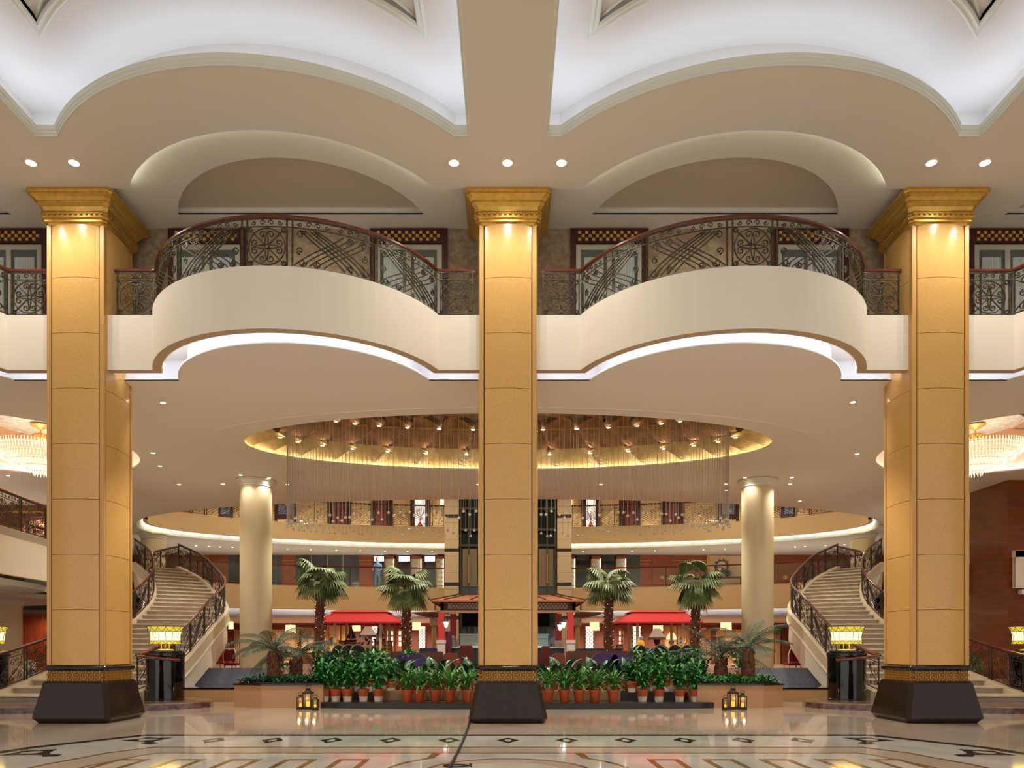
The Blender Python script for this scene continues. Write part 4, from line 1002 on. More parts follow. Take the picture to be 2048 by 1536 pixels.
# ================================================================== LIFT TOWER
YT = 36.2
CREAMST = M('cream_stone', (226, 202, 162), .5)
lt_ = thing('lift_tower', (0, YT, 0), 'tall cream stone lift tower with dark glass shaft behind the centre column', 'tower')
for sx in (-1, 1):
    x = sx * 2.72
    MB().box((x, .2, 5.3), (.68, .5, 10.6)).build('pillar', CREAMST, lt_)
    for z0, z1 in ((PZ(1036, YT), PZ(1029, YT)), (PZ(1104, YT), PZ(1097, YT)), (PZ(1172, YT), PZ(1165, YT)), (PZ(1239, YT), PZ(1232, YT))):
        MB().bx(x - .345, x + .345, -.055, .3, z0, z1).build('dark_band', M('dark_stone_band', (62, 54, 48), .3), lt_)
    for r in range(12): MB().bx(x - .342, x + .342, -.052, -.045, 1.0 + r * .8, 1.012 + r * .8).build('joint', JOINT, lt_)
MB().bx(-2.38, 2.38, .3, .34, .4, 10.6).build('shaft_glass', M('shaft_glass', (44, 52, 48), .12, coat=.4), lt_)
for x in (-2.3, -1.9, -1.15, -.4, .4, 1.15, 1.9, 2.3):
    MB().bx(x - .04, x + .04, .2, .3, .4, 10.6).build('mullion', M('shaft_mullion', (88, 84, 72), .4, metal=.3), lt_)
for z in (3.2, PZ(1092, YT), PZ(1060, YT), PZ(1018, YT)): MB().bx(-2.38, 2.38, .15, .3, z, z + .12).build('crossbar', M('shaft_mullion', (88, 84, 72)), lt_)
for sx in (-1, 1): MB().bx(sx * 1.85 - .35, sx * 1.85 + .35, .22, .3, PZ(1172, YT), PZ(1096, YT)).build('lift_car_panel', M('lift_car', (140, 124, 96), .4), lt_)
for sx in (-1, 1): MB().bx(sx * 1.9 - .03, sx * 1.9 + .03, .16, .22, PZ(1165, YT), PZ(1108, YT)).build('handle', GOLD2, lt_)

# ================================================================== GALLERY WALL FITTINGS
def wallbox(px0, px1, py0, py1, Y, dep, name, mat, par, dy=0): 
    return MB().bx(PX(px0, Y), PX(px1, Y), Y - dep - dy, Y - dy, PZ(py1, Y), PZ(py0, Y)).build(name, mat, par)
# upper gallery: dark door cases, lit niches, pictures
NICHE = M('lit_niche', (250, 244, 232), .6, emit=.9, ecol=(255, 246, 232))
DCASE = M('door_case', (62, 24, 20), .4); CURT = M('red_drape', (150, 60, 44), .7)
for k, (a, b) in enumerate(((656, 702), (742, 786), (1238, 1281), (1322, 1367))):
    wallbox(a, b, 940, 1062, YU, .12, 'door_%d' % (10 + k), DCASE, None); o = bpy.data.objects['door_%d' % (10 + k)]; struct(o)
    wallbox(a + 12, b - 12, 950, 1060, YU, .04, 'door_leaf', CURT, o, .12)
    for q in (0, 1): wallbox(a + 14 + q * 10, a + 20 + q * 10, 960, 1055, YU, .03, 'drape_fold', M('drape_dark', (96, 34, 26), .7), o, .15)
for k, (a, b, nm) in enumerate(((822, 860, 'left'), (1163, 1199, 'right'))):
    t = thing('wall_niche', (PX((a + b) / 2, YU), YU - .15, 7.5), 'dark framed lit niche in the upper gallery wall %s of the lift tower' % nm, 'niche', 'lit niches of the upper gallery'); hw = (b - a) / 2 * YU / F
    MB().bx(-hw, -hw + .24, -.1, .12, 0, 3).bx(hw - .24, hw, -.1, .12, 0, 3).bx(-hw, hw, -.1, .12, 2.7, 3).build('frame', DCASE, t)
    MB().bx(-hw + .24, hw - .24, .05, .12, .0, 2.7).build('back_panel', NICHE, t)
    MB().bx(-hw + .22, hw - .22, -.12, .1, .30, .42).bx(-hw + .30, hw - .30, -.08, .08, .0, .30).build('shelf', WOOD_D, t)
    v = MB().lathe([(.08, .0), (.14, .12), (.12, .26), (.05, .36), (.07, .40)], n=16).build('vase_on_shelf', M('red_vase', (168, 60, 40), .3), t, smooth=True); v.location = (0, -.02, .42)
    br = MB(); random.seed(5 + k)
    for q in range(9): a_ = random.uniform(0, 6.28); br.tube([(0, 0, .4), (.08 * math.cos(a_), .03 * math.sin(a_), .7), (.24 * math.cos(a_), .06 * math.sin(a_), random.uniform(.9, 1.2))], .012, 4)
    o = br.build('branches', M('red_branch', (150, 56, 40), .6), v)
for k, (a, b, nm) in enumerate(((550, 593, 'left'), (1434, 1477, 'right'), (438, 466, 'far left'), (1562, 1590, 'far right'))):
    Y = YU; t = thing('framed_picture', (PX((a + b) / 2, Y), Y - .1, PZ(1045, Y)), 'dark framed picture above a console on the %s upper gallery wall' % nm, 'picture', 'pictures of the upper gallery'); hw = (b - a) / 2 * Y / F
    MB().bx(-hw, hw, .02, .1, -.8, 1.6).build('frame', DCASE, t)
    MB().bx(-hw * .62, hw * .62, -.02, .02, .45, 1.15).build('picture_panel', M('picture_blue', (150, 160, 172), .4, rgb2=(70, 74, 96), scale=9), t)
    MB().bx(-hw * .66, hw * .66, -.06, .02, .02, .14).build('console', M('console_gold', (214, 170, 110), .4), t)
for px in (884, 1140): wallbox(px - 3, px + 3, 985, 1012, YU, .1, 'wall_sconce', M('sconce_glow', (255, 240, 200), .5, emit=2.5), gu)
# middle gallery wall: glass bays, lit shelf cases, wood doors
DG = M('gallery_glass', (74, 84, 78), .08, coat=.5, rgb2=(46, 54, 52), scale=.6)
for k, (a, b) in enumerate(((457, 479), (543, 563), (592, 718), (746, 770), (796, 822), (848, 872), (1150, 1180), (1202, 1230), (1252, 1280))):
    o = wallbox(a, b, 1111, 1176, YM, .03, 'window_%d' % (k + 1), DG, None); struct(o)
    for q in range(1, 4 if b - a > 60 else 1): wallbox(a + (b - a) * q / 4 - .6, a + (b - a) * q / 4 + .6, 1111, 1176, YM, .03, 'mullion', SILVER, o, .03)
    if a in (746, 796, 848): wallbox(a + 2, b - 2, 1113, 1123, YM, .02, 'light_panel', M('light_panel', (230, 240, 255), .5, emit=1.6), o, .03)
BOT = M('bottle_glass', (210, 204, 180), .15, coat=.4)
for k, (a, b) in enumerate(((770, 792), (822, 846), (872, 890), (1133, 1151), (1180, 1202), (1230, 1252))):
    t = thing('display_cabinet', (PX((a + b) / 2, YM), YM - .2, 4.4), 'tall lit display case of glassware on the middle gallery, %s from the %s photo edge' % (ORD[k if k < 3 else 5 - k], 'left' if k < 3 else 'right'), 'cabinet', 'lit display cases of the middle gallery'); hw = (b - a) / 2 * YM / F; h = 1.95
    MB().bx(-hw, -hw + .05, -.1, .15, 0, h).bx(hw - .05, hw, -.1, .15, 0, h).bx(-hw, hw, -.1, .15, h - .16, h).build('body', WOOD, t)
    MB().bx(-hw + .05, hw - .05, .10, .14, 0, h - .16).build('back_panel', M('case_back', (120, 104, 84), .5, emit=.25, ecol=(255, 220, 170)), t)
    MB().bx(hw - .075, hw - .05, -.1, .0, 0, h - .16).build('light_bar', M('light_bar', (255, 240, 215), .5, emit=3.5), t)
    for r in range(7):
        z = .12 + r * .24; MB().bx(-hw + .05, hw - .05, -.08, .1, z, z + .015).build('shelf', GLASS, t)
        m = MB()
        for q in range(4): m.lathe([(.035, 0), (.035, .08), (.015, .11), (.012, .16)], (-hw + .13 + q * (2 * hw - .26) / 3, 0, z + .015), 6)
        m.build('glassware', BOT, t, kind='stuff')
for k, (a, b) in enumerate(((1304, 1344), (430, 457), (1548, 1592))):
    o = wallbox(a, b, 1112, 1176, YM, .06, 'door_%d' % (20 + k), M('door_wood', (152, 76, 38), .3), None); struct(o)
    wallbox(a + 4, b - 4, 1118, 1150, YM, .02, 'panel', MATS['door_wood'], o, .06)
    MB().sphere((PX((a + b) / 2, YM), YM - .08, PZ(1155, YM)), .16, 12, 6).build('brass_rosette', GOLD2, o)
    wallbox(b - 7, b - 5, 1152, 1160, YM, .05, 'handle', GOLD, o, .06)
for py in (1121, 1128):
    for a, b in ((562, 590), (718, 744), (1280, 1303), (1344, 1413)): wallbox(a, b, py - .6, py + .6, YM, .02, 'brass_line', GOLD2, gm)
t = thing('console_table', (PX(1450, YM), YM - .5, 4.4), 'console table with flowers beneath an ornate mirror on the right middle gallery', 'table')
MB().bx(-.85, .85, -.22, .22, .72, .80).build('tabletop', WOOD_D, t)
for sx in (-1, 1):
    for sy in (-1, 1): MB().bx(sx * .78 - .05, sx * .78 + .05, sy * .16 - .05, sy * .16 + .05, 0, .72).build('leg', WOOD_D, t)
MB().bx(PX(1416, YM), PX(1486, YM), YM - .04, YM, PZ(1176, YM), PZ(1111, YM)).build('cream_wall_panel', M('cream_panel', (236, 208, 162), .6), gm)
wallbox(1413, 1419, 1108, 1176, YM, .08, 'gilt_jamb', GOLD, gm)
t = thing('ornate_mirror', (PX(1443, YM), YM - .08, PZ(1133, YM)), 'ornate scrolled mirror on the cream panel of the right middle gallery', 'mirror')
MB().lathe([(.28, 0), (1e-4, .01)], n=20, caps=False).build('glass', M('mirror_glass', (210, 210, 205), .05, metal=.9), t).rotation_euler = (PI / 2, 0, 0)
m = MB()
for L in [circ(0, 0, .3, 20)] + [spiral(.34 * math.cos(a), .34 * math.sin(a), .09, a, 1.1, 1, 8) for a in [i * PI / 5 for i in range(10)]]: m.tube([(p[0], -.02, p[1]) for p in L], .02, 4)
m.build('frame', M('bronze_frame', (110, 84, 56), .4, metal=.4), t)
m = MB(); random.seed(3)
for q in range(60): a = random.uniform(0, 6.28); blade(m, (0, 0, 0), a, random.uniform(.3, 1.4), random.uniform(.2, .36), .07, .8, 3)
t = thing('flower_bowl', (PX(1450, YM), YM - .5, 5.22), 'bowl of dark leaves standing on the gallery console table', 'plant'); MB().lathe([(.06, 0), (.15, .06), (.16, .12)], n=14).build('bowl', BLACKG, t, smooth=True)
m.build('foliage', M('grey_leaf', (92, 96, 100), .6), t, kind='stuff').location = (0, 0, .1)
t = thing('exit_sign', (PX(1374, YM), YM - .25, PZ(1133, YM)), 'small lit sign hanging in front of the wood wall of the middle gallery', 'sign')
MB().bx(-.1, .1, -.02, .02, 0, .14).build('face', M('sign_white', (240, 236, 240), .5, emit=.8), t); MB().bx(-.005, .005, -.005, .005, .14, .7).build('stem', IRON_D, t)

# ================================================================== STRAND CHANDELIER
t = thing('strand_chandelier', (0, 19.4, 7.45), 'huge oval curtain of fine crystal strands hanging below the gold dome', 'chandelier')
CORD = M('strand_wire', (186, 172, 152), .4, metal=.3); CRY = M('crystal_ball', (232, 226, 214), .12, metal=.2, coat=.5)
MB().sweep(ell(0, 0, 5.7, 1.5, 80), [(-.03, 0), (.03, 0), (.03, .03), (-.03, .03), (-.03, 0)]).build('hanging_frame', GOLD2, t)
random.seed(11); NSt = 236; meshes = {}
for i in range(NSt):
    th = 2 * PI * (i + random.uniform(-.25, .25)) / NSt
    # strands sit evenly along the oval's width
    x = 5.7 * math.cos(th); y = 1.5 * math.sin(th); k = random.choice((0, 1, 2)); Ln = 7.45 - 4.53 - k * .08
    if k not in meshes:
        a = MB().tube([(0, 0, 0), (0, 0, -Ln)], .0055, 4).build('crystal_strand', CORD, t); b = MB().sphere((0, 0, -Ln - .03), .038, 8, 5).build('crystal_ball', CRY, a)
        meshes[k] = (a.data, b.data); a.location = (x, y, 0)
    else:
        a = bpy.data.objects.new('crystal_strand', meshes[k][0]); COL.objects.link(a); a.parent = t; a.location = (x, y, 0)
        b = bpy.data.objects.new('crystal_ball', meshes[k][1]); COL.objects.link(b); b.parent = a
# ================================================================== SIDE DOMES AND CRYSTAL CHANDELIERS
for x, y in side_c:
    nm = 'left' if x < 0 else 'right'
    d = struct(MB().band(ell(x, y, 3.55, 3.55, 48), 6.63, 7.36).build('ceiling_side_dome_' + nm, PLASTER))
    MB().sweep(ell(x, y, 3.42, 3.42, 48), [(0, 6.67), (-.06, 6.67)]).build('cove_light_strip', STRIPG, d)
    E1 = ell(x, y, 3.55, 3.55, 96); x0c, y0c = x, y; x, y = x * 12.4 / 13.1, y + .4; E0 = ell(x, y, 1.1, 1.1, 96); OP = M('orange_panel', (226, 156, 92), .45)
    for k in range(16):
        m = MB(); A = [(*E1[(k * 6 + j) % 96], 7.33) for j in range(7)]; B = [(*E0[(k * 6 + j) % 96], 7.36 - .015 * (k % 2)) for j in range(7)]
        A = [(p[0] * .995 + x * .005, p[1], p[2]) for p in A]; m.strip(A[:7], B[:7]); m.build('ceiling_panel', OP, d)
    MB().lathe([(1.08, -.02), (1.08, .0), (1e-4, .03)], (x, y, 7.30), 40, sy=1.0, caps=False).build('ceiling_medallion', M('medallion_white', (214, 204, 192), .7, rgb2=(184, 174, 164), scale=8), d)
    t = thing('crystal_chandelier', (x, y, 7.3), 'big glowing crystal basket chandelier in the %s side dome' % nm, 'chandelier', 'crystal basket chandeliers'); GB = M('brass_bright', (226, 180, 90), .25, metal=.8)
    MB().lathe([(.24, 0), (.24, -.03), (.06, -.12), (.02, -.14)], n=20).tube([(0, 0, -.14), (0, 0, -.35)], .02, 6).build('canopy', GB, t, smooth=True)
    m = MB()
    for k in range(14):
        a = 2 * PI * k / 14; m.tube([(.05 * math.cos(a), .05 * math.sin(a), -.22), (.20 * math.cos(a), .20 * math.sin(a), -.28), (.42 * math.cos(a), .42 * math.sin(a), -.60)], .011, 4)
    m.build('arm', GB, t)
    for j, (r, z) in enumerate(((1.14, -.62), (1.06, -.72), (.90, -.86), (.68, -1.0), (.42, -1.12), (.16, -1.24))):
        MB().tube([(r * math.cos(a), r * math.sin(a), z) for a in [2 * PI * i / 36 for i in range(36)]], .012, 4, closed=True).build('ring', GB, t)
        m = MB(); n = int(r * 84)
        for i in range(n):
            a = 2 * PI * i / n + j; m.lathe([(1e-4, .05), (.017, .02), (.012, -.09), (1e-4, -.13)], (r * math.cos(a), r * math.sin(a), z), 4, caps=False)
        m.build('crystal_drops', M('glow_crystal', (255, 246, 232), .15, emit=.75, ecol=(255, 240, 218)), t, kind='stuff')
    MB().lathe([(1.04, -.64), (.96, -.74), (.80, -.88), (.58, -1.0), (.34, -1.1), (1e-4, -1.2)], n=32, caps=False).build('crystal_shell', M('crystal_shell', (255, 244, 224), .3, emit=.6, ecol=(255, 236, 208), alpha=.5), t, smooth=True)
    point(x, y, 6.5, 40, (1, .88, .72), .3)

# ================================================================== KIOSK
YK = 27.2; FZ = .40
ROOF = M('kiosk_roof', (184, 122, 82), .6, var=.06, scale=4); KW = M('kiosk_wood', (104, 66, 46), .5); KR = M('kiosk_red', (206, 62, 60), .5)
t = thing('kiosk', (0, YK, FZ), 'cafe kiosk with brown hipped roof and red posts behind centre column', 'kiosk')
def zz(py): return PZ(py, YK) - FZ
def xx(px): return PX(px, YK)
e, ze, tp, zt = 2.80, zz(1200), 1.9, zz(1187)
for (A, B, C, D) in (((-e, 0), (e, 0), (tp, .7), (-tp, .7)), ((e, 0), (e, 3.4), (tp, 2.7), (tp, .7)), ((e, 3.4), (-e, 3.4), (-tp, 2.7), (tp, 2.7)), ((-e, 3.4), (-e, 0), (-tp, .7), (-tp, 2.7))):
    MB().add([(A[0], A[1], ze), (B[0], B[1], ze), (C[0], C[1], zt), (D[0], D[1], zt), (A[0], A[1], ze - .07), (B[0], B[1], ze - .07)], [(0, 1, 2, 3), (0, 4, 5, 1)]).build('roof_panel', ROOF, t)
for x in (-2.2, -1.3, -.45, .45, 1.3, 2.2): MB().tube([(x * 1.06, .02, ze + .015), (x * .72, .7, zt + .01)], .03, 4).build('roof_rib', KW, t)
for sx in (-1, 1): MB().tube([(sx * e, 0, ze), (sx * tp, .7, zt)], .045, 4).tube([(sx * e, 0, ze), (sx * (e + .1), -.02, ze + .06)], .04, 4).build('hip_rib', KW, t)
MB().bx(-tp, tp, .7, 2.7, zt, zt + .06).build('ridge_cap', KW, t)
MB().bx(-2.48, 2.48, .30, .42, zz(1221), zz(1201)).bx(-2.48, -2.36, .3, 3.1, zz(1221), zz(1201)).bx(2.36, 2.48, .3, 3.1, zz(1221), zz(1201)).build('frieze_beam', KW, t)
fm = MB(); MB().bx(-2.2, 2.2, .285, .30, zz(1217), zz(1205.5)).build('lattice_back', M('lattice_pale', (222, 208, 190), .6), t)
zc, zh = (zz(1217) + zz(1205.5)) / 2, (zz(1205.5) - zz(1217)) / 2
for k in range(34):
    x = -2.15 + k * .13; fm.tube([(x, .27, zc - zh), (x + .16, .27, zc + zh)], .012, 4); fm.tube([(x + .16, .27, zc - zh), (x, .27, zc + zh)], .012, 4)
fm.build('lattice', KW, t)
MB().bx(-2.6, 2.6, .24, .34, zz(1225), zz(1220)).build('lower_trim', M('kiosk_trim', (176, 130, 96), .5), t)
for px, dy in ((881.5, .3), (1142, .3), (1123, 1.6), (900, 1.6)):
    x = xx(px); p = MB().bx(x - .11, x + .11, dy - .11, dy + .11, .45, zz(1224)).build('post', KR, t)
    MB().bx(x - .17, x + .17, dy - .17, dy + .17, zz(1287), zz(1280)).bx(x - .15, x + .15, dy - .15, dy + .15, 0, zz(1287)).build('post_base', [M('post_cap', (220, 205, 200), .5)], p)
for sx in (-1, 1):
    MB().add([(sx * 2.5, .2, zz(1222)), (sx * 3.6, .0, zz(1224.5)), (sx * 3.1, 1.3, zz(1232)), (sx * 2.45, 1.5, zz(1233)), (sx * 2.5, .2, zz(1223.5)), (sx * 3.6, .0, zz(1226))], [(0, 1, 2, 3), (0, 4, 5, 1)]).build('side_awning', M('awning_brown', (132, 84, 66), .6), t)
    m = MB()
    for L in (spiral(0, 0, .12, 0, 1.2), spiral(.2, .1, .1, PI, 1.2)): m.tube([(sx * (2.62 + p[0]), .3, zz(1238) + p[1]) for p in L], .012, 4)
    m.build('scroll_bracket', IRON_D, t)
    MB().bx(sx * (e - .15) - .03, sx * (e - .15) + .03, .1, .16, ze - .36, ze - .1).build('eave_pendant', KW, t)
# kiosk furniture
ct = thing('bar_counter', (0, YK + .8, FZ), 'black fronted bar counter with pale top inside the kiosk', 'counter')
MB().bx(-2.1, 2.1, 0, .6, 0, .98).build('body', M('counter_black', (40, 46, 48), .3), ct); MB().bx(-2.15, 2.15, -.04, .64, .98, 1.02).build('countertop', M('counter_top', (206, 206, 200), .2), ct)
for px0, px1, nm in ((918, 962, 'left'), (1070, 1098, 'right')):
    x0, x1 = PX(px0, YK + 1), PX(px1, YK + 1); c = thing('display_case', ((x0 + x1) / 2, YK + .95, FZ + 1.022), 'lit glass pastry case on the %s half of the kiosk counter' % nm, 'display case', 'glass cases on the kiosk counter'); h = (x1 - x0) / 2
    MB().bx(-h, h, 0, .4, 0, .04).bx(-h, h, .0, .4, .46, .49).build('frame', M('case_frame', (226, 226, 222), .3), c)
    MB().add([(-h, 0, .04), (h, 0, .04), (h, 0, .46), (-h, 0, .46)], [(0, 1, 2, 3)]).build('pane', GLASS, c)
    MB().bx(-h + .02, h - .02, .36, .39, .04, .46).build('back_panel', M('case_cyan', (120, 170, 182) if nm == 'right' else (150, 156, 150), .5, emit=.35) if nm == 'right' else M('case_grey', (150, 156, 150), .5, emit=.2), c)
    for r in range(2):
        MB().bx(-h + .03, h - .03, .05, .35, .10 + r * .17, .11 + r * .17).build('shelf', GLASS, c)
        m = MB()
        for q in range(7): m.box((-h + .1 + q * (2 * h - .2) / 6, .16, .14 + r * .17), (.07, .1, .05), top=.8)
        m.build('pastries', M('pastry', (196, 150, 100), .7), c, kind='stuff')
for px0, px1, nm in ((925, 975, 'left'), (1060, 1099, 'right')):
    Y = YK + 1.9; s_ = thing('menu_screen', (PX((px0 + px1) / 2, Y), Y, PZ(1253, Y)), 'black unlit screen hanging at the back of the kiosk, %s one' % nm, 'screen', 'black screens in the kiosk'); h = (px1 - px0) / 2 * Y / F
    MB().bx(-h, h, 0, .06, 0, PZ(1227, Y) - PZ(1253, Y)).build('panel', M('screen_black', (8, 8, 10), .6, spec=.2), s_); MB().bx(-h * .9, h * .9, -.008, 0, .03, PZ(1227, Y) - PZ(1253, Y) - .03).build('glass', M('screen_matt', (6, 6, 8), .6, spec=.2), s_)
    MB().bx(-.02, .02, .02, .05, PZ(1227, Y) - PZ(1253, Y), PZ(1219, Y) - PZ(1253, Y)).build('bracket', IRON_D, s_)
tag(MB().bx(xx(889), xx(902), YK + .35, YK + .42, FZ, PZ(1262, YK)).build('menu_board', M('maroon_board', (92, 22, 34), .5)), 'maroon upright notice board beside the left red kiosk post', 'board')
for px, py, dx, nm in ((892, 1248, 1, 'left'), (1127, 1249, -1, 'right, nearer the post'), (1120, 1254, -1, 'right, set lower')):
    Y = YK + .2; t = thing('coach_lantern', (PX(px, Y), Y, PZ(py + 5, Y)), 'white glowing coach lantern on the kiosk, %s' % nm, 'lantern', 'coach lanterns on the kiosk posts')
    MB().lathe([(.02, -.04), (.05, 0), (.10, .18), (.02, .28)], n=6).build('glass', M('coach_glow', (255, 252, 250), .4, emit=3), t)
    MB().lathe([(.115, .175), (.06, .25), (.015, .31)], n=6).build('cap', IRON_D, t); MB().tube([(0, 0, .3), (-dx * .08, 0, .34), (-dx * .18, 0, .22), (-dx * .18, .0, .1)], .014, 5).build('bracket', IRON_D, t)
tag(MB().lathe([(.13, 0), (.13, .02), (.10, .04), (.10, .30), (.12, .31), (.03, .44)], (PX(907, YK + .9), YK + .86, FZ + 1.022), 6).build('glass_jar', M('jar_glass', (120, 126, 122), .1)), 'dark framed lantern jar on the left end of the kiosk counter', 'jar')
# barista
def person(loc, label, shirt):
    t = thing('person', loc, label, 'person')
    me = bpy.data.meshes.new('body'); V = [(0, 0, .88), (0, 0, 1.10), (0, 0, 1.32), (0, -.005, 1.42), (0, -.02, 1.50), (.17, 0, 1.33), (.23, -.04, 1.10), (.20, -.22, 1.02), (-.17, 0, 1.33), (-.23, -.04, 1.10), (-.20, -.22, 1.02), (.09, 0, .84), (.10, .0, .46), (.10, .02, .06), (-.09, 0, .84), (-.10, 0, .46), (-.10, .02, .06), (.10, -.12, .03), (-.10, -.12, .03)]
    E = [(0, 1), (1, 2), (2, 3), (3, 4), (2, 5), (5, 6), (6, 7), (2, 8), (8, 9), (9, 10), (0, 11), (11, 12), (12, 13), (0, 14), (14, 15), (15, 16), (13, 17), (16, 18)]
    R = [.14, .13, .13, .06, .055, .07, .048, .035, .07, .048, .035, .095, .065, .045, .095, .065, .045, .035, .035]
    me.from_pydata(V, E, []); o = bpy.data.objects.new('body', me); COL.objects.link(o); o.parent = t
    sk = o.modifiers.new('skin', 'SKIN'); o.modifiers.new('sub', 'SUBSURF').levels = 1; o.modifiers['sub'].render_levels = 1
    for i, r in enumerate(R): me.skin_vertices[0].data[i].radius = (r, r * .8)
    me.skin_vertices[0].data[0].use_root = True; me.materials.append(M(shirt[0], shirt[1], .8))
    SK = M('skin', (206, 156, 126), .6)
    hd = MB(); hd.lathe([(.05, -.13), (.062, -.10), (.072, -.05), (.08, 0), (.078, .06), (.055, .105), (1e-4, .125)], (0, -.02, 1.62), 14, sy=1.12, caps=False); hd.add([(-.014, -.105, 1.585), (.014, -.105, 1.585), (0, -.135, 1.59), (0, -.11, 1.63)], [(0, 1, 2), (1, 3, 2), (3, 0, 2)])
    for sx in (-1, 1): hd.sphere((sx * .08, -.01, 1.61), .018, 6, 4, 1.5)
    h = hd.build('head', SK, t, smooth=True)
    for sx in (-1, 1): MB().sphere((sx * .03, -.103, 1.63), .009, 6, 4).build('eye', M('eye_dark', (30, 24, 22), .4), h)
    MB().box((0, -.10, 1.565), (.04, .012, .008)).build('mouth', M('lip', (160, 90, 80), .6), h)
    MB().lathe([(.084, -.02), (.088, .05), (.062, .115), (1e-4, .14)], (0, .0, 1.62), 14, sy=1.12, caps=False).build('hair', M('hair_black', (24, 18, 16), .6), t, smooth=True)
    for sx in (-1, 1):
        hm = MB(); b = (sx * .20, -.24, 1.02); hm.sphere(b, .035, 8, 5, .6)
        for f in range(4): hm.tube([(b[0] + (f - 1.5) * .016, b[1] - .02, b[2]), (b[0] + (f - 1.5) * .018, b[1] - .06, b[2] - .005), (b[0] + (f - 1.5) * .018, b[1] - .085, b[2] - .018)], .007, 5)
        hm.tube([(b[0] - sx * .03, b[1], b[2]), (b[0] - sx * .05, b[1] - .035, b[2] - .006)], .008, 5); hm.build('hand', SK, t, smooth=True)
    return t
person((PX(1110, 28.9), 28.9, .40), 'person with dark hair in a pale shirt standing behind the kiosk counter', ('pale_shirt', (214, 206, 206)))
person((PX(697, 41.0) if 0 else PX(757, 39.6), 39.3, 4.41), 'person in blue standing by the dark opening of the middle gallery', ('blue_dress', (96, 128, 160)))

# ================================================================== RED CANOPIES
for px, nm in ((726, 'left'), (1310, 'right')):
    Y = 26.0; t = thing('red_canopy', (PX(px, Y + 1.2), Y, FZ), 'red fabric garden canopy with small top tier, %s of the kiosk' % nm, 'canopy', 'red garden canopies in the lounge')
    k_ = Y / F; ze = PZ(1243, Y) - FZ; zt = PZ(1223.5, Y) - FZ; e = 1.42; tp = .92; D = 2.4; ex = 1.44
    c = [(-ex, 0), (ex, 0), (ex, D), (-ex, D)]; q = [(-tp, .5), (tp, .5), (tp, D - .5), (-tp, D - .5)]
    for i in range(4):
        j = (i + 1) % 4
        p = MB().add([(*c[i], ze), (*c[j], ze), (*q[j], zt), (*q[i], zt)], [(0, 1, 2, 3)]).build('roof_panel', REDF, t)
        MB().add([(*c[i], ze - .06), (*c[j], ze - .06), (*c[j], ze), (*c[i], ze)], [(0, 1, 2, 3)]).build('valance', M('red_valance', (186, 30, 44), .8), t)
    e2 = tp + .10
    m = MB(); c2 = [(-e2, .42), (e2, .42), (e2, D - .42), (-e2, D - .42)]; q2 = [(-tp + .08, .62), (tp - .08, .62), (tp - .08, D - .62), (-tp + .08, D - .62)]
    for i in range(4):
        j = (i + 1) % 4; m.add([(*c2[i], zt + .01), (*c2[j], zt + .01), (*q2[j], zt + .09), (*q2[i], zt + .09)], [(0, 1, 2, 3)])
    m.add([(*p, zt + .09) for p in q2], [(0, 1, 2, 3)]); m.build('top_tier', REDF, t)
    for sx in (-1, 1):
        for sy in (.25, D - .25):
            MB().bx(sx * .80 - .045, sx * .80 + .045, sy - .03, sy + .03, 0, ze).build('pole', M('canopy_pole', (226, 190, 150), .5), t)
            MB().bx(sx * 1.02 - .02, sx * 1.02 + .02, sy - .02, sy + .02, 0, ze).build('pole', WOOD_L, t)
# ================================================================== LOUNGE FURNITURE
def sofa(px0, px1, pytop, Y, mat, name, label, group, cat='sofa', round_=0.06, depth=.85, wing=False):
    x0, x1 = PX(px0, Y), PX(px1, Y); w_ = (x1 - x0) / 2; h = PZ(pytop, Y) - FZ
    t = thing(name, ((x0 + x1) / 2, Y, FZ), label, cat, group)
    def cushion(nm, a, b, c_, d, e_, f_, r=.05):
        m = MB(); x_0, x_1, y_0, y_1, z_0, z_1 = a, b, c_, d, e_, f_
        R = [(x_0 + r, z_0), (x_1 - r, z_0), (x_1, z_0 + r), (x_1, z_1 - r), (x_1 - r * .3, z_1 - r * .3), (x_1 - r, z_1), (x_0 + r, z_1), (x_0 + r * .3, z_1 - r * .3), (x_0, z_1 - r), (x_0, z_0 + r)]
        n = len(R); m.add([(p[0], y_0, p[1]) for p in R] + [(p[0], y_1, p[1]) for p in R], [(i, i + n, (i + 1) % n + n, (i + 1) % n) for i in range(n)] + [tuple(range(n)), tuple(range(2 * n - 1, n - 1, -1))])
        m.build(nm, mat, t)
    cushion('backrest', -w_, w_, 0, .2, .12, h, round_); cushion('seat', -w_ + .1, w_ - .1, .2, depth, .12, .44)
    for sx in (-1, 1): cushion('armrest', *(sorted((sx * w_, sx * (w_ - .16)))), .12, depth, .12, .62 if not wing else h * .85)
    for sx in (-1, 1):
        for y in (.05, depth - .08): MB().bx(sx * (w_ - .08) - .025, sx * (w_ - .08) + .025, y - .02, y + .03, 0, .12).build('leg', WOOD_D, t)
    return t
BR = M('brown_velvet', (128, 92, 80), .85); PU = M('purple_velvet', (82, 60, 122), .8); RD = M('oxblood_leather', (112, 30, 24), .5); NB = M('navy_velvet', (46, 58, 84), .8); RU = M('rust_leather', (140, 66, 44), .5); TQ = M('teal_velvet', (56, 128, 146), .7)
sofa(750, 886, 1303, 23.0, BR, 'lounge_sofa', 'long brown velvet sofa behind the plants, left of the centre column', 'brown velvet sofas')
sofa(1132, 1266, 1302, 23.0, BR, 'lounge_sofa', 'long brown velvet sofa behind the plants, right of the centre column', 'brown velvet sofas')
sofa(788, 853, 1308, 21.9, PU, 'tub_chair', 'purple velvet tub chair in front of the left brown sofa', 'purple tub chairs', 'armchair', .16, .75)
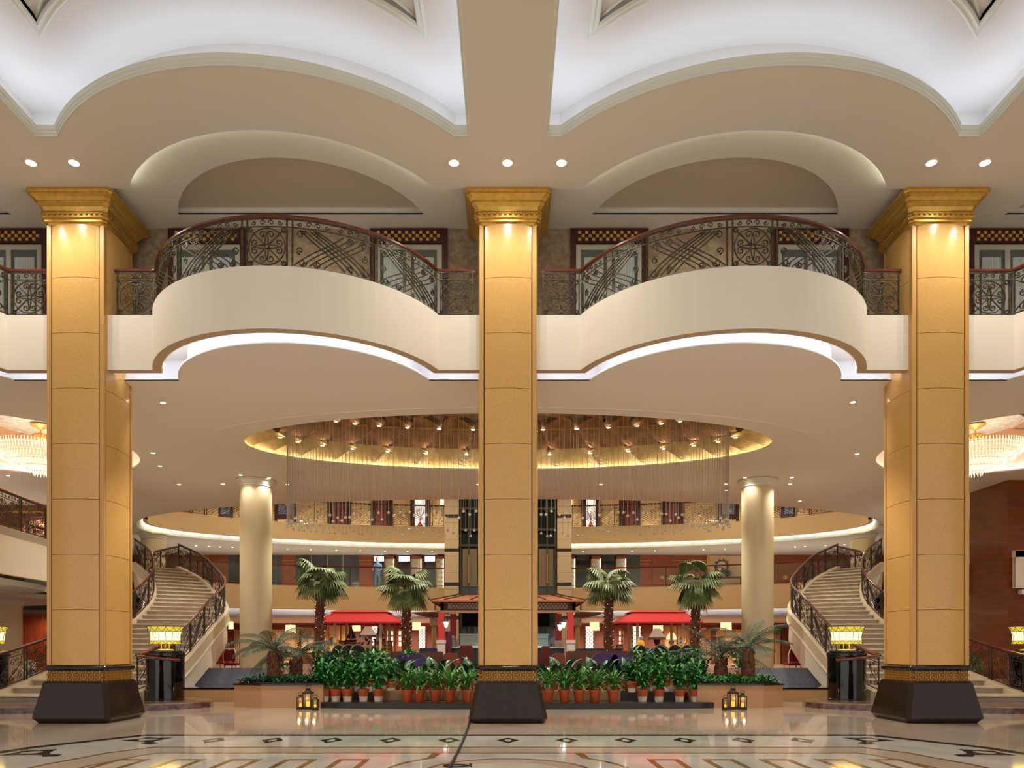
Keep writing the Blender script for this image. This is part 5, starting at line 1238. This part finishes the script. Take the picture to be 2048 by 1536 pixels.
sofa(1185, 1236, 1306, 21.9, PU, 'tub_chair', 'purple velvet tub chair in front of the right brown sofa, nearer the column', 'purple tub chairs', 'armchair', .16, .75)
sofa(1222, 1272, 1308, 21.9, PU, 'tub_chair', 'purple velvet tub chair at the outer end of the right brown sofa', 'purple tub chairs', 'armchair', .16, .75)
sofa(919, 945, 1291, 24.4, RD, 'wing_chair', 'tall oxblood wing chair left of the centre column', 'oxblood wing chairs', 'armchair', .06, .7, True)
sofa(1083, 1100, 1292, 24.4, RD, 'wing_chair', 'tall oxblood wing chair right of the centre column', 'oxblood wing chairs', 'armchair', .06, .7, True)
sofa(886, 916, 1306, 22.4, RU, 'low_armchair', 'rust leather low armchair between the left sofa and the wing chair', 'rust low armchairs', 'armchair', .1, .7)
sofa(1105, 1130, 1306, 22.4, RU, 'low_armchair', 'rust leather low armchair between the right wing chair and sofa', 'rust low armchairs', 'armchair', .1, .7)
sofa(1262, 1288, 1309, 22.4, RU, 'low_armchair', 'rust leather low armchair at the outer end of right sofa', 'rust low armchairs', 'armchair', .1, .7)
sofa(838, 874, 1296, 25.4, NB, 'navy_sofa', 'navy velvet sofa in front of the left red kiosk post', 'navy sofas')
sofa(1152, 1244, 1297, 25.4, NB, 'navy_sofa', 'navy velvet sofa between the kiosk and the right red canopy', 'navy sofas')
sofa(648, 749, 1304, 24.9, TQ, 'teal_banquette', 'teal panelled banquette under the left red canopy', 'teal banquettes', 'bench')
sofa(1262, 1382, 1296, 24.9, TQ, 'teal_banquette', 'turquoise topped banquette under the right red canopy', 'teal banquettes', 'bench')
def round_chair():
    t = thing('round_back_chair', (0, 0, 0), '', 'chair', 'black round-back chairs'); BK = M('black_velvet', (16, 15, 18), .7); FR = M('pale_metal', (176, 164, 140), .35, metal=.5)
    MB().tube([(.22 * math.cos(a), 0, .86 + .22 * math.sin(a)) for a in [i * PI / 12 for i in range(24)]], .018, 6, closed=True).build('back_frame', FR, t, smooth=True)
    o = MB().lathe([(1e-4, -.05), (.16, -.045), (.205, -.02), (.205, .02), (.16, .045), (1e-4, .05)], n=24, caps=False).build('backrest', BK, t, smooth=True); o.rotation_euler = (PI / 2, 0, 0); o.location = (0, 0, .86)
    MB().lathe([(.22, 0), (.24, .03), (.23, .09), (.18, .11)], (0, .24, .40), 24).build('seat', BK, t, smooth=True)
    for sx in (-1, 1):
        MB().tube([(sx * .17, .40, .40), (sx * .19, .44, 0)], .014, 5).build('leg', FR, t); MB().tube([(sx * .15, .0, .70), (sx * .17, .06, .40), (sx * .19, .0, 0)], .014, 5).build('leg', FR, t)
    return t
rcp = round_chair()
for i, (px, Y, lab) in enumerate(((678, 22.3, 'black round-back chair under the left canopy, nearest the left planter'), (697, 22.1, 'black round-back chair under the left canopy, middle of three'), (716, 21.9, 'black round-back chair under the left canopy, nearest the sofa'), (1279, 22.9, 'black round-back chair beside the amber lamp, nearest the right sofa'), (1322, 21.9, 'black round-back chair under the right canopy, second from the sofa'), (1350, 22.0, 'black round-back chair under the right canopy, third from the sofa'), (1374, 22.4, 'black round-back chair half hidden by the right sago palm'))):
    o = rcp if i == 0 else copy_tree(rcp); o.location = (PX(px, Y), Y, FZ - .07 if 0 else FZ); o['label'] = lab; o.rotation_euler = (0, 0, (-.3, .1, .35, 0, -.2, .2, .4)[i])
# wooden counters and buffet pieces under the left canopy
def crate(px0, px1, pytop, Y, label, dep=.5):
    x0, x1 = PX(px0, Y), PX(px1, Y); w_ = (x1 - x0) / 2; h = PZ(pytop, Y) - FZ; t = thing('slatted_counter', ((x0 + x1) / 2, Y, FZ), label, 'counter', 'slatted wooden buffet counters')
    MB().bx(-w_, w_, .02, dep, 0, h - .03).build('body', M('crate_dark', (120, 78, 50), .7), t); MB().bx(-w_ - .02, w_ + .02, -.02, dep + .02, h - .03, h).build('countertop', WOOD_L, t)
    n = max(3, int(h / .13))
    for k in range(n): MB().bx(-w_, w_, 0, .02, .02 + k * (h - .04) / n, (k + .82) * (h - .04) / n).build('slat', WOOD_L, t)
    return (x0 + x1) / 2, Y, FZ + h
tops = [crate(677, 688, 1281, 26.9, 'tall narrow slatted counter at the left pole of the left canopy'), crate(690, 722, 1284, 27.0, 'wide slatted counter with boat model under the left canopy'), crate(748, 762, 1282, 27.0, 'slatted counter carrying bottles under the left canopy'), crate(766, 781, 1281, 26.9, 'tall slatted counter at the right pole of the left canopy'),
        crate(1236, 1246, 1288, 27.0, 'low slatted counter at the left pole of the right canopy')]
for k in range(9):
    px = 690 + k * 9.2; Y = 26.5; g = thing('wine_glass', (PX(px, Y), Y, FZ + .83), 'stemmed glass on the buffet under the left canopy, %s from the left' % ORD[k], 'glass', 'stemmed glasses on the buffet')
    MB().lathe([(.05, 0), (.008, .01), (.008, .10), (.05, .14), (.06, .20), (.045, .26)], n=12, caps=False).build('bowl', M('glass_white', (236, 228, 220), .1, alpha=.7), g, smooth=True)
bt_ = thing('buffet_table', (PX(722, 26.5), 26.3, FZ), 'long pale buffet table in front of the wooden counters', 'table')
MB().bx(-.95, .95, 0, .5, .78, .83).build('tabletop', M('buffet_white', (226, 212, 196), .5), bt_)
for sx in (-1, 1):
    for y in (.05, .45): MB().bx(sx * .9 - .03, sx * .9 + .03, y - .03, y + .03, 0, .78).build('leg', WOOD_L, bt_)
for i, (px, py, Y) in enumerate(((700, 1284, 27.1), (757, 1282, 27.1))):
    b = thing('boat_model', (PX(px, Y), Y + .15, PZ(py, Y)), ('dark sailing boat model on the wide slatted counter', 'pale masted boat model beside the bottles')[i], 'boat model', 'boat models on the buffet')
    MB().add([(-.16, -.05, 0), (.16, -.05, 0), (.16, .05, 0), (-.16, .05, 0), (-.24, 0, .08), (.24, 0, .08), (-.16, -.06, .08), (.16, -.06, .08), (.16, .06, .08), (-.16, .06, .08)], [(0, 1, 7, 6), (3, 9, 8, 2), (0, 6, 4), (0, 4, 3), (3, 4, 9), (1, 5, 7), (1, 2, 5), (2, 8, 5), (0, 3, 2, 1), (6, 7, 8, 9), (4, 6, 9), (5, 8, 7)]).build('hull', WOOD_D, b)
    MB().tube([(0, 0, .08), (0, 0, .58)], .012, 5).build('mast', WOOD_D, b)
    MB().add([(.02, -.01, .12), (.2, -.01, .14), (.02, -.01, .56)], [(0, 1, 2)]).add([(-.02, .01, .12), (-.16, .01, .14), (-.02, .01, .48)], [(0, 2, 1)]).build('sail', M('sail_dark', (44, 46, 50), .8) if i == 0 else M('sail_grey', (96, 88, 84), .8), b)
for k in range(4):
    Y = 27.0; px = 752 + k * 3.2; o = MB().lathe([(.03, 0), (.03, .14), (.012, .18), (.012, .25)], (0, 0, 0), 10).build('bottle', M('bottle_pale', (220, 214, 210), .2)); o.location = (PX(px, Y), Y + .1 + .02 * k, PZ(1282, Y) + .001); tag(o, 'pale bottle on the right slatted counter, %s from the left' % ORD[k], 'bottle', 'pale bottles on the counter')
fr = MB()
for (a, b) in (((-.2, -.2), (.2, -.2)), ((.2, -.2), (.2, .2)), ((.2, .2), (-.2, .2)), ((-.2, .2), (-.2, -.2)), ((-.1, -.2), (-.1, .05)), ((.06, -.1), (.06, .2))): fr.tube([(a[0], 0, a[1]), (b[0], 0, b[1])], .025, 4)
fr.tube([(-.2, .3, -.2), (.2, .3, -.2), (.2, .3, .2), (-.2, .3, .2)], .02, 4, closed=True)
for a, b in ((-.2, -.2), (.2, -.2), (.2, .2), (-.2, .2)): fr.tube([(a, 0, b), (a, .3, b)], .02, 4)
o = fr.build('tilted_frame', M('white_wood', (236, 222, 204), .5)); o.location = (PX(731, 26.6), 26.45, FZ + .83 + .335); o.rotation_euler = (0, .62, .2); tag(o, 'white open wooden crate frame tilted on the buffet table', 'crate')
def table_lamp(px, pyb, Y, s_, shade, body, label, fringe=True):
    t = thing('table_lamp', (PX(px, Y), Y, PZ(pyb, Y)), label, 'lamp', 'table lamps in the lounge')
    MB().lathe([(.10 * s_, 0), (.10 * s_, .02 * s_), (.03 * s_, .05 * s_), (.05 * s_, .12 * s_), (.12 * s_, .28 * s_), (.13 * s_, .38 * s_), (.03 * s_, .42 * s_), (.02 * s_, .5 * s_)], n=18).build('base', body, t, smooth=True)
    MB().lathe([(.34 * s_, .46 * s_), (.30 * s_, .50 * s_), (.20 * s_, .66 * s_), (.12 * s_, .80 * s_)], n=16, caps=False).build('lamp_shade', shade, t, smooth=True)
    if fringe: MB().lathe([(.345 * s_, .38 * s_), (.342 * s_, .465 * s_)], n=24, caps=False).build('fringe', M('fringe', (190, 150, 110), .8), t)
    return t
SH = M('shade_pink', (216, 184, 164), .7, emit=.35, ecol=(255, 214, 180)); SHW = M('shade_cream', (250, 226, 176), .7, emit=1.0, ecol=(255, 228, 170))
table_lamp(736, 1294, 27.9, .95, SH, M('lamp_brown', (120, 84, 60), .4), 'brown table lamp with fringed pink shade under the left canopy')
table_lamp(1314, 1299, 27.3, .95, SH, M('lamp_maroon', (84, 24, 26), .3), 'maroon urn table lamp with fringed pink shade under the right canopy')
table_lamp(1343, 1297, 28.4, .75, SHW, IRON_D, 'small table lamp with bright cream shade beside the right canopy pole', False)
t = thing('amber_lamp', (PX(1281, 25.0), 25.0, PZ(1298, 25.0)), 'round amber glass lamp with small painted top by right sofa', 'lamp'); MB().lathe([(.05, 0), (.10, .05), (.14, .14), (.12, .24), (.04, .30)], n=16).build('glass', M('amber_shade', (220, 150, 50), .4, emit=.6, ecol=(255, 160, 40)), t, smooth=True)
MB().sphere((.02, 0, .36), .07, 10, 6).build('top_knob', M('painted_top', (190, 196, 210), .4), t)
# drum pendant floor lamps with arching stems
for i, (px, py0, py1, wd, lab) in enumerate(((581, 1250, 1266, 20, 'cream drum arc lamp seen through the left sago palm'), (713, 1247, 1262, 17, 'cream drum arc lamp under the left red canopy'), (833, 1244, 1260, 17, 'cream drum arc lamp just right of the second fan palm'), (1189, 1244, 1261, 19, 'cream drum arc lamp just left of the third fan palm'), (1316, 1247, 1262, 20, 'cream drum arc lamp under the right red canopy'), (1452, 1245, 1260, 22, 'cream drum arc lamp seen through the right sago palm'), (462, 1243, 1258, 10, 'cream drum arc lamp beside the left curved stair'))):
    Y = 34.5; k_ = Y / F; t = thing('arc_lamp', (PX(px, Y), Y, FZ), lab, 'lamp', 'cream drum arc lamps'); z0, z1 = PZ(py1, Y) - FZ, PZ(py0, Y) - FZ; r = wd / 2 * k_; d = 1 if px < 1016 else -1
    MB().lathe([(r, z0), (r * .97, z1)], n=24, caps=False).build('lamp_shade', M('drum_cream', (255, 226, 170), .7, emit=1.1, ecol=(255, 226, 172)), t, smooth=True)
    MB().tube([(0, 0, z1), (0, 0, z1 + .12), (d * .3, 0, z1 + .34), (d * .8, 0, z1 + .36), (d * 1.15, 0, z1 + .05), (d * 1.25, 0, z1 - .6), (d * 1.25, 0, .04)], .012, 5).build('pole', SILVER, t, smooth=True)
    MB().lathe([(.16, 0), (.16, .03), (.03, .05)], (d * 1.25, 0, 0), 18).build('base', SILVER, t)
# ================================================================== LOUNGE REAR WALL
CREAMC = M('rear_curtain', (216, 178, 128), .8, rgb2=(180, 140, 96), scale=3, stretch=(8, 1, .2))
def wallpart(a, b, y0, y1, name, mat, par=gg, dep=.06, dy=0): return wallbox(a, b, y0, y1, YG, dep, name, mat, par, dy)
for a, b in ((470, 500), (540, 600), (629, 655), (1395, 1420), (1432, 1490), (1548, 1560)):
    m = MB(); A = []; B = []
    for k in range(33): x = PX(a + (b - a) * k / 32, YG); y = YG - .08 + .03 * math.sin(k * 1.6); A.append((x, y, .4)); B.append((x, y, 2.5))
    m.strip(A, B); m.build('curtain', CREAMC, gg)
for i, (a, b) in enumerate(((744, 756), (838, 851), (1171, 1186), (1265, 1281))):
    t = thing('ring_screen', (PX((a + b) / 2, YG), YG - .12, .41), 'backlit screen of white rings on lounge rear wall, %s from the left' % ORD[i], 'screen', 'backlit ring screens'); hw = (b - a) / 2 * YG / F; z0, z1 = PZ(1303, YG) - .41, PZ(1253, YG) - .41
    MB().bx(-hw, hw, .03, .06, z0, z1).build('light_panel', M('screen_glow', (250, 244, 225), .5, emit=1.1, ecol=(255, 246, 226)), t)
    MB().bx(-hw - .03, -hw, -.02, .06, z0, z1).bx(hw, hw + .03, -.02, .06, z0, z1).build('frame', WOOD_D, t)
    m = MB(); r = hw / 2
    for row in range(int((z1 - z0) / (2 * r))):
        for c in (-1, 1): m.tube([(c * r + (r * .92) * math.cos(a_), .015, z0 + r * (2 * row + 1) + (r * .92) * math.sin(a_)) for a_ in [k * PI / 6 for k in range(12)]], .014, 4, closed=True)
    m.build('ring_lattice', M('ring_dark', (70, 60, 44), .5), t)
for i, (a, b) in enumerate(((773, 788), (796, 812), (1236, 1248))):
    d = wallpart(a, b, 1256, 1305, 'door_%d' % (30 + i), M('lounge_door', (150, 74, 40), .4), None); struct(d)
    for r in range(3):
        for c in (0, 1): wallpart(a + 2 + c * (b - a) * .48, a + (b - a) * (.42 + .48 * c), 1262 + r * 11, 1270 + r * 11, 'pane', M('door_pane', (250, 238, 205), .4, emit=.8, ecol=(255, 240, 206)), d, .02, .06)
for i, (px, py, r, fa_, fb) in enumerate(((665, 1280, 10, 650, 692), (1363, 1281, 10, 1334, 1384))):
    g = thing('gilt_panel_frame', (PX((fa_ + fb) / 2, 44.8), YG - .062, 1.2), 'large gilt frame round pale drapery behind the %s sunburst mirror' % ('left', 'right')[i], 'frame', 'gilt frames on the lounge wall'); hw = (fb - fa_) / 2 * 44.8 / F
    MB().bx(-hw, hw, .02, .06, 0, 1.55).build('drapery', CREAMC, g); MB().tube([(-hw, 0, 0), (hw, 0, 0), (hw, 0, 1.55), (-hw, 0, 1.55)], .05, 4, closed=True).build('frame', GOLD, g)
    Y = 45.425; t = thing('sunburst_mirror', (PX(px, Y), Y - .02, PZ(py, Y)), 'golden sunburst mirror on lounge rear wall at the %s' % ('left', 'right')[i], 'mirror', 'golden sunburst mirrors')
    m = MB()
    for k in range(20):
        a = 2 * PI * k / 20; L = .42 if k % 2 else .54; m.add([(.24 * math.cos(a - .15), 0, .24 * math.sin(a - .15)), (.24 * math.cos(a + .15), 0, .24 * math.sin(a + .15)), (L * math.cos(a + .05), -.02, L * math.sin(a + .05)), (.3 * math.cos(a), -.05, .3 * math.sin(a))], [(0, 3, 2), (3, 1, 2), (0, 1, 3)])
    m.build('ray_frame', M('sun_gold', (222, 160, 60), .4, metal=.4), t)
    MB().tube([(.24 * math.cos(a), -.03, .24 * math.sin(a)) for a in [k * PI / 10 for k in range(20)]], .045, 6, closed=True).build('rim', MATS['sun_gold'], t)
    o = MB().lathe([(.22, 0), (1e-4, .01)], n=20, caps=False).build('glass', M('mirror_dim', (150, 150, 140), .1, metal=.8), t); o.rotation_euler = (PI / 2, 0, 0)
for i, (a, b) in enumerate(((603, 628), (1390, 1412))):
    Y = 45.44; g = thing('arched_picture', (PX((a + b) / 2, Y), Y, 1.1), 'gilt framed picture of a palm on the lounge rear wall, %s' % ('left one', 'right one')[i], 'picture', 'gilt framed pictures'); hw = (b - a) / 2 * Y / F
    MB().bx(-hw, hw, 0, .05, 0, 1.5).build('picture_panel', M('picture_cream', (236, 220, 190), .6, rgb2=(200, 176, 130), scale=4), g); MB().tube([(-hw, -.01, 0), (hw, -.01, 0), (hw, -.01, 1.5), (-hw, -.01, 1.5)], .04, 4, closed=True).build('frame', GOLD, g)
    m = MB()
    for k in range(6): blade(m, (0, -.03, .9), 0 if k < 3 else PI, .3 + .4 * (k % 3), .34, .07, 1.2, 3)
    m.tube([(0, -.03, .2), (0, -.03, .9)], .025, 4); m.build('painted_palm', LEAF3, g)
for i, px in enumerate((868, 1155)):
    Y = 31.0; t = thing('slim_column', (PX(px, Y), Y, FZ), 'slim cream column with square head %s of the kiosk' % ('left', 'right')[i], 'column', 'slim cream columns by the kiosk'); h = 2.88 - FZ
    MB().lathe([(.11, 0), (.10, .1), (.09, PZ(1252, Y) - FZ)], n=20).build('shaft', M('slim_cream', (226, 204, 140), .5), t, smooth=True); MB().lathe([(.12, PZ(1254, Y) - FZ), (.12, PZ(1251, Y) - FZ)], n=16).build('capital', GOLD2, t)
    MB().bx(-.16, .16, -.16, .16, PZ(1251, Y) - FZ, PZ(1230, Y) - FZ).build('head_block', M('head_cream', (228, 214, 180), .6), t)
# bright ceiling disc lights on the lounge ceiling
# ================================================================== SIDE DRESSING
def bush(loc, n, R, mat, label, cat='plant', name='leafy_plant', wd=.09, hang=0, seed=1, potr=.16):
    random.seed(seed); t = thing(name, loc, label, cat); pot(t, potr, .3, False); m = MB()
    for k in range(n):
        a = random.uniform(0, 2 * PI); r = R * random.uniform(.0, .8); z = .35 + random.uniform(0, R * 1.6)
        blade(m, (r * math.cos(a), r * math.sin(a), z - hang * r * 1.5), a, random.uniform(-.4, 1.2), random.uniform(.12, .26), wd, 1.0, 3)
    m.tube([(0, 0, .25), (0, 0, .35 + R)], .02, 5); m.build('foliage', mat, t, kind='stuff'); return t
bush((-13.25, 18.6, 4.41), 130, .42, LEAF2, 'leafy pot plant on left side gallery railing by photo edge', seed=4)
bush((-13.6, 26.7, 4.41) if 0 else (-14.6, 27.9, 4.41), 110, .35, LEAF1, 'leafy pot plant at the head of the left stair', seed=5)
bush((-12.9, 20.2, .15), 90, .34, M('white_flower', (224, 220, 206), .6), 'white flowering pot plant behind the left outer stair railing', seed=6)
bush((-12.7, 21.6, .15), 110, .38, LEAF1, 'green pot plant behind the left outer stair railing', seed=7)
bush((12.7, 20.6, .15), 110, .38, LEAF1, 'green pot plant behind the right outer stair railing', seed=8)
for k, (x, y, sd_) in enumerate(((-6.9, 22.6, 9), (-3.9, 21.2, 10), (7.0, 22.6, 12), (-2.9, 22.4 if 0 else 21.4, 13))):
    bush((x, y if y > 22 else 22.15, FZ), 120, .34, LEAF1, ('green pot plant behind the left planter beside the pool', 'green pot plant behind the left sago palms', 'green pot plant behind the right planter beside the pool', 'green pot plant behind the white-footed pots at left')[k], seed=sd_)
# red dining chairs near the left pool
def wchair(loc, rz, label):
    t = thing('dining_chair', loc, label, 'chair', 'white framed red dining chairs', rz); WF = M('white_frame', (236, 230, 222), .4); RS = M('red_seat', (150, 26, 32), .7)
    MB().bx(-.22, .22, -.22, .22, .42, .5).build('seat', RS, t); MB().bx(-.20, .20, .20, .24, .56, .92).build('backrest', RS, t)
    MB().tube([(-.22, .22, .5), (-.24, .24, .75), (-.18, .24, .96), (.18, .24, .96), (.24, .24, .75), (.22, .22, .5)], .025, 5).build('back_frame', WF, t)
    for sx in (-1, 1):
        for sy in (-1, 1): MB().bx(sx * .2 - .02, sx * .2 + .02, sy * .2 - .02, sy * .2 + .02, 0, .42).build('leg', WF, t)
for k, (px, Y) in enumerate(((468, 24.2), (450, 26.5), (560, 24.6), (1585, 24.4))): wchair((PX(px, Y), Y, FZ), (2.9, 3.3, 3.0, 3.2)[k], ('white framed red dining chair beside the left pool, nearest the round column', 'white framed red dining chair farther back under the left stair', 'white framed red dining chair right of the left round column', 'white framed red dining chair beside the right pool')[k])
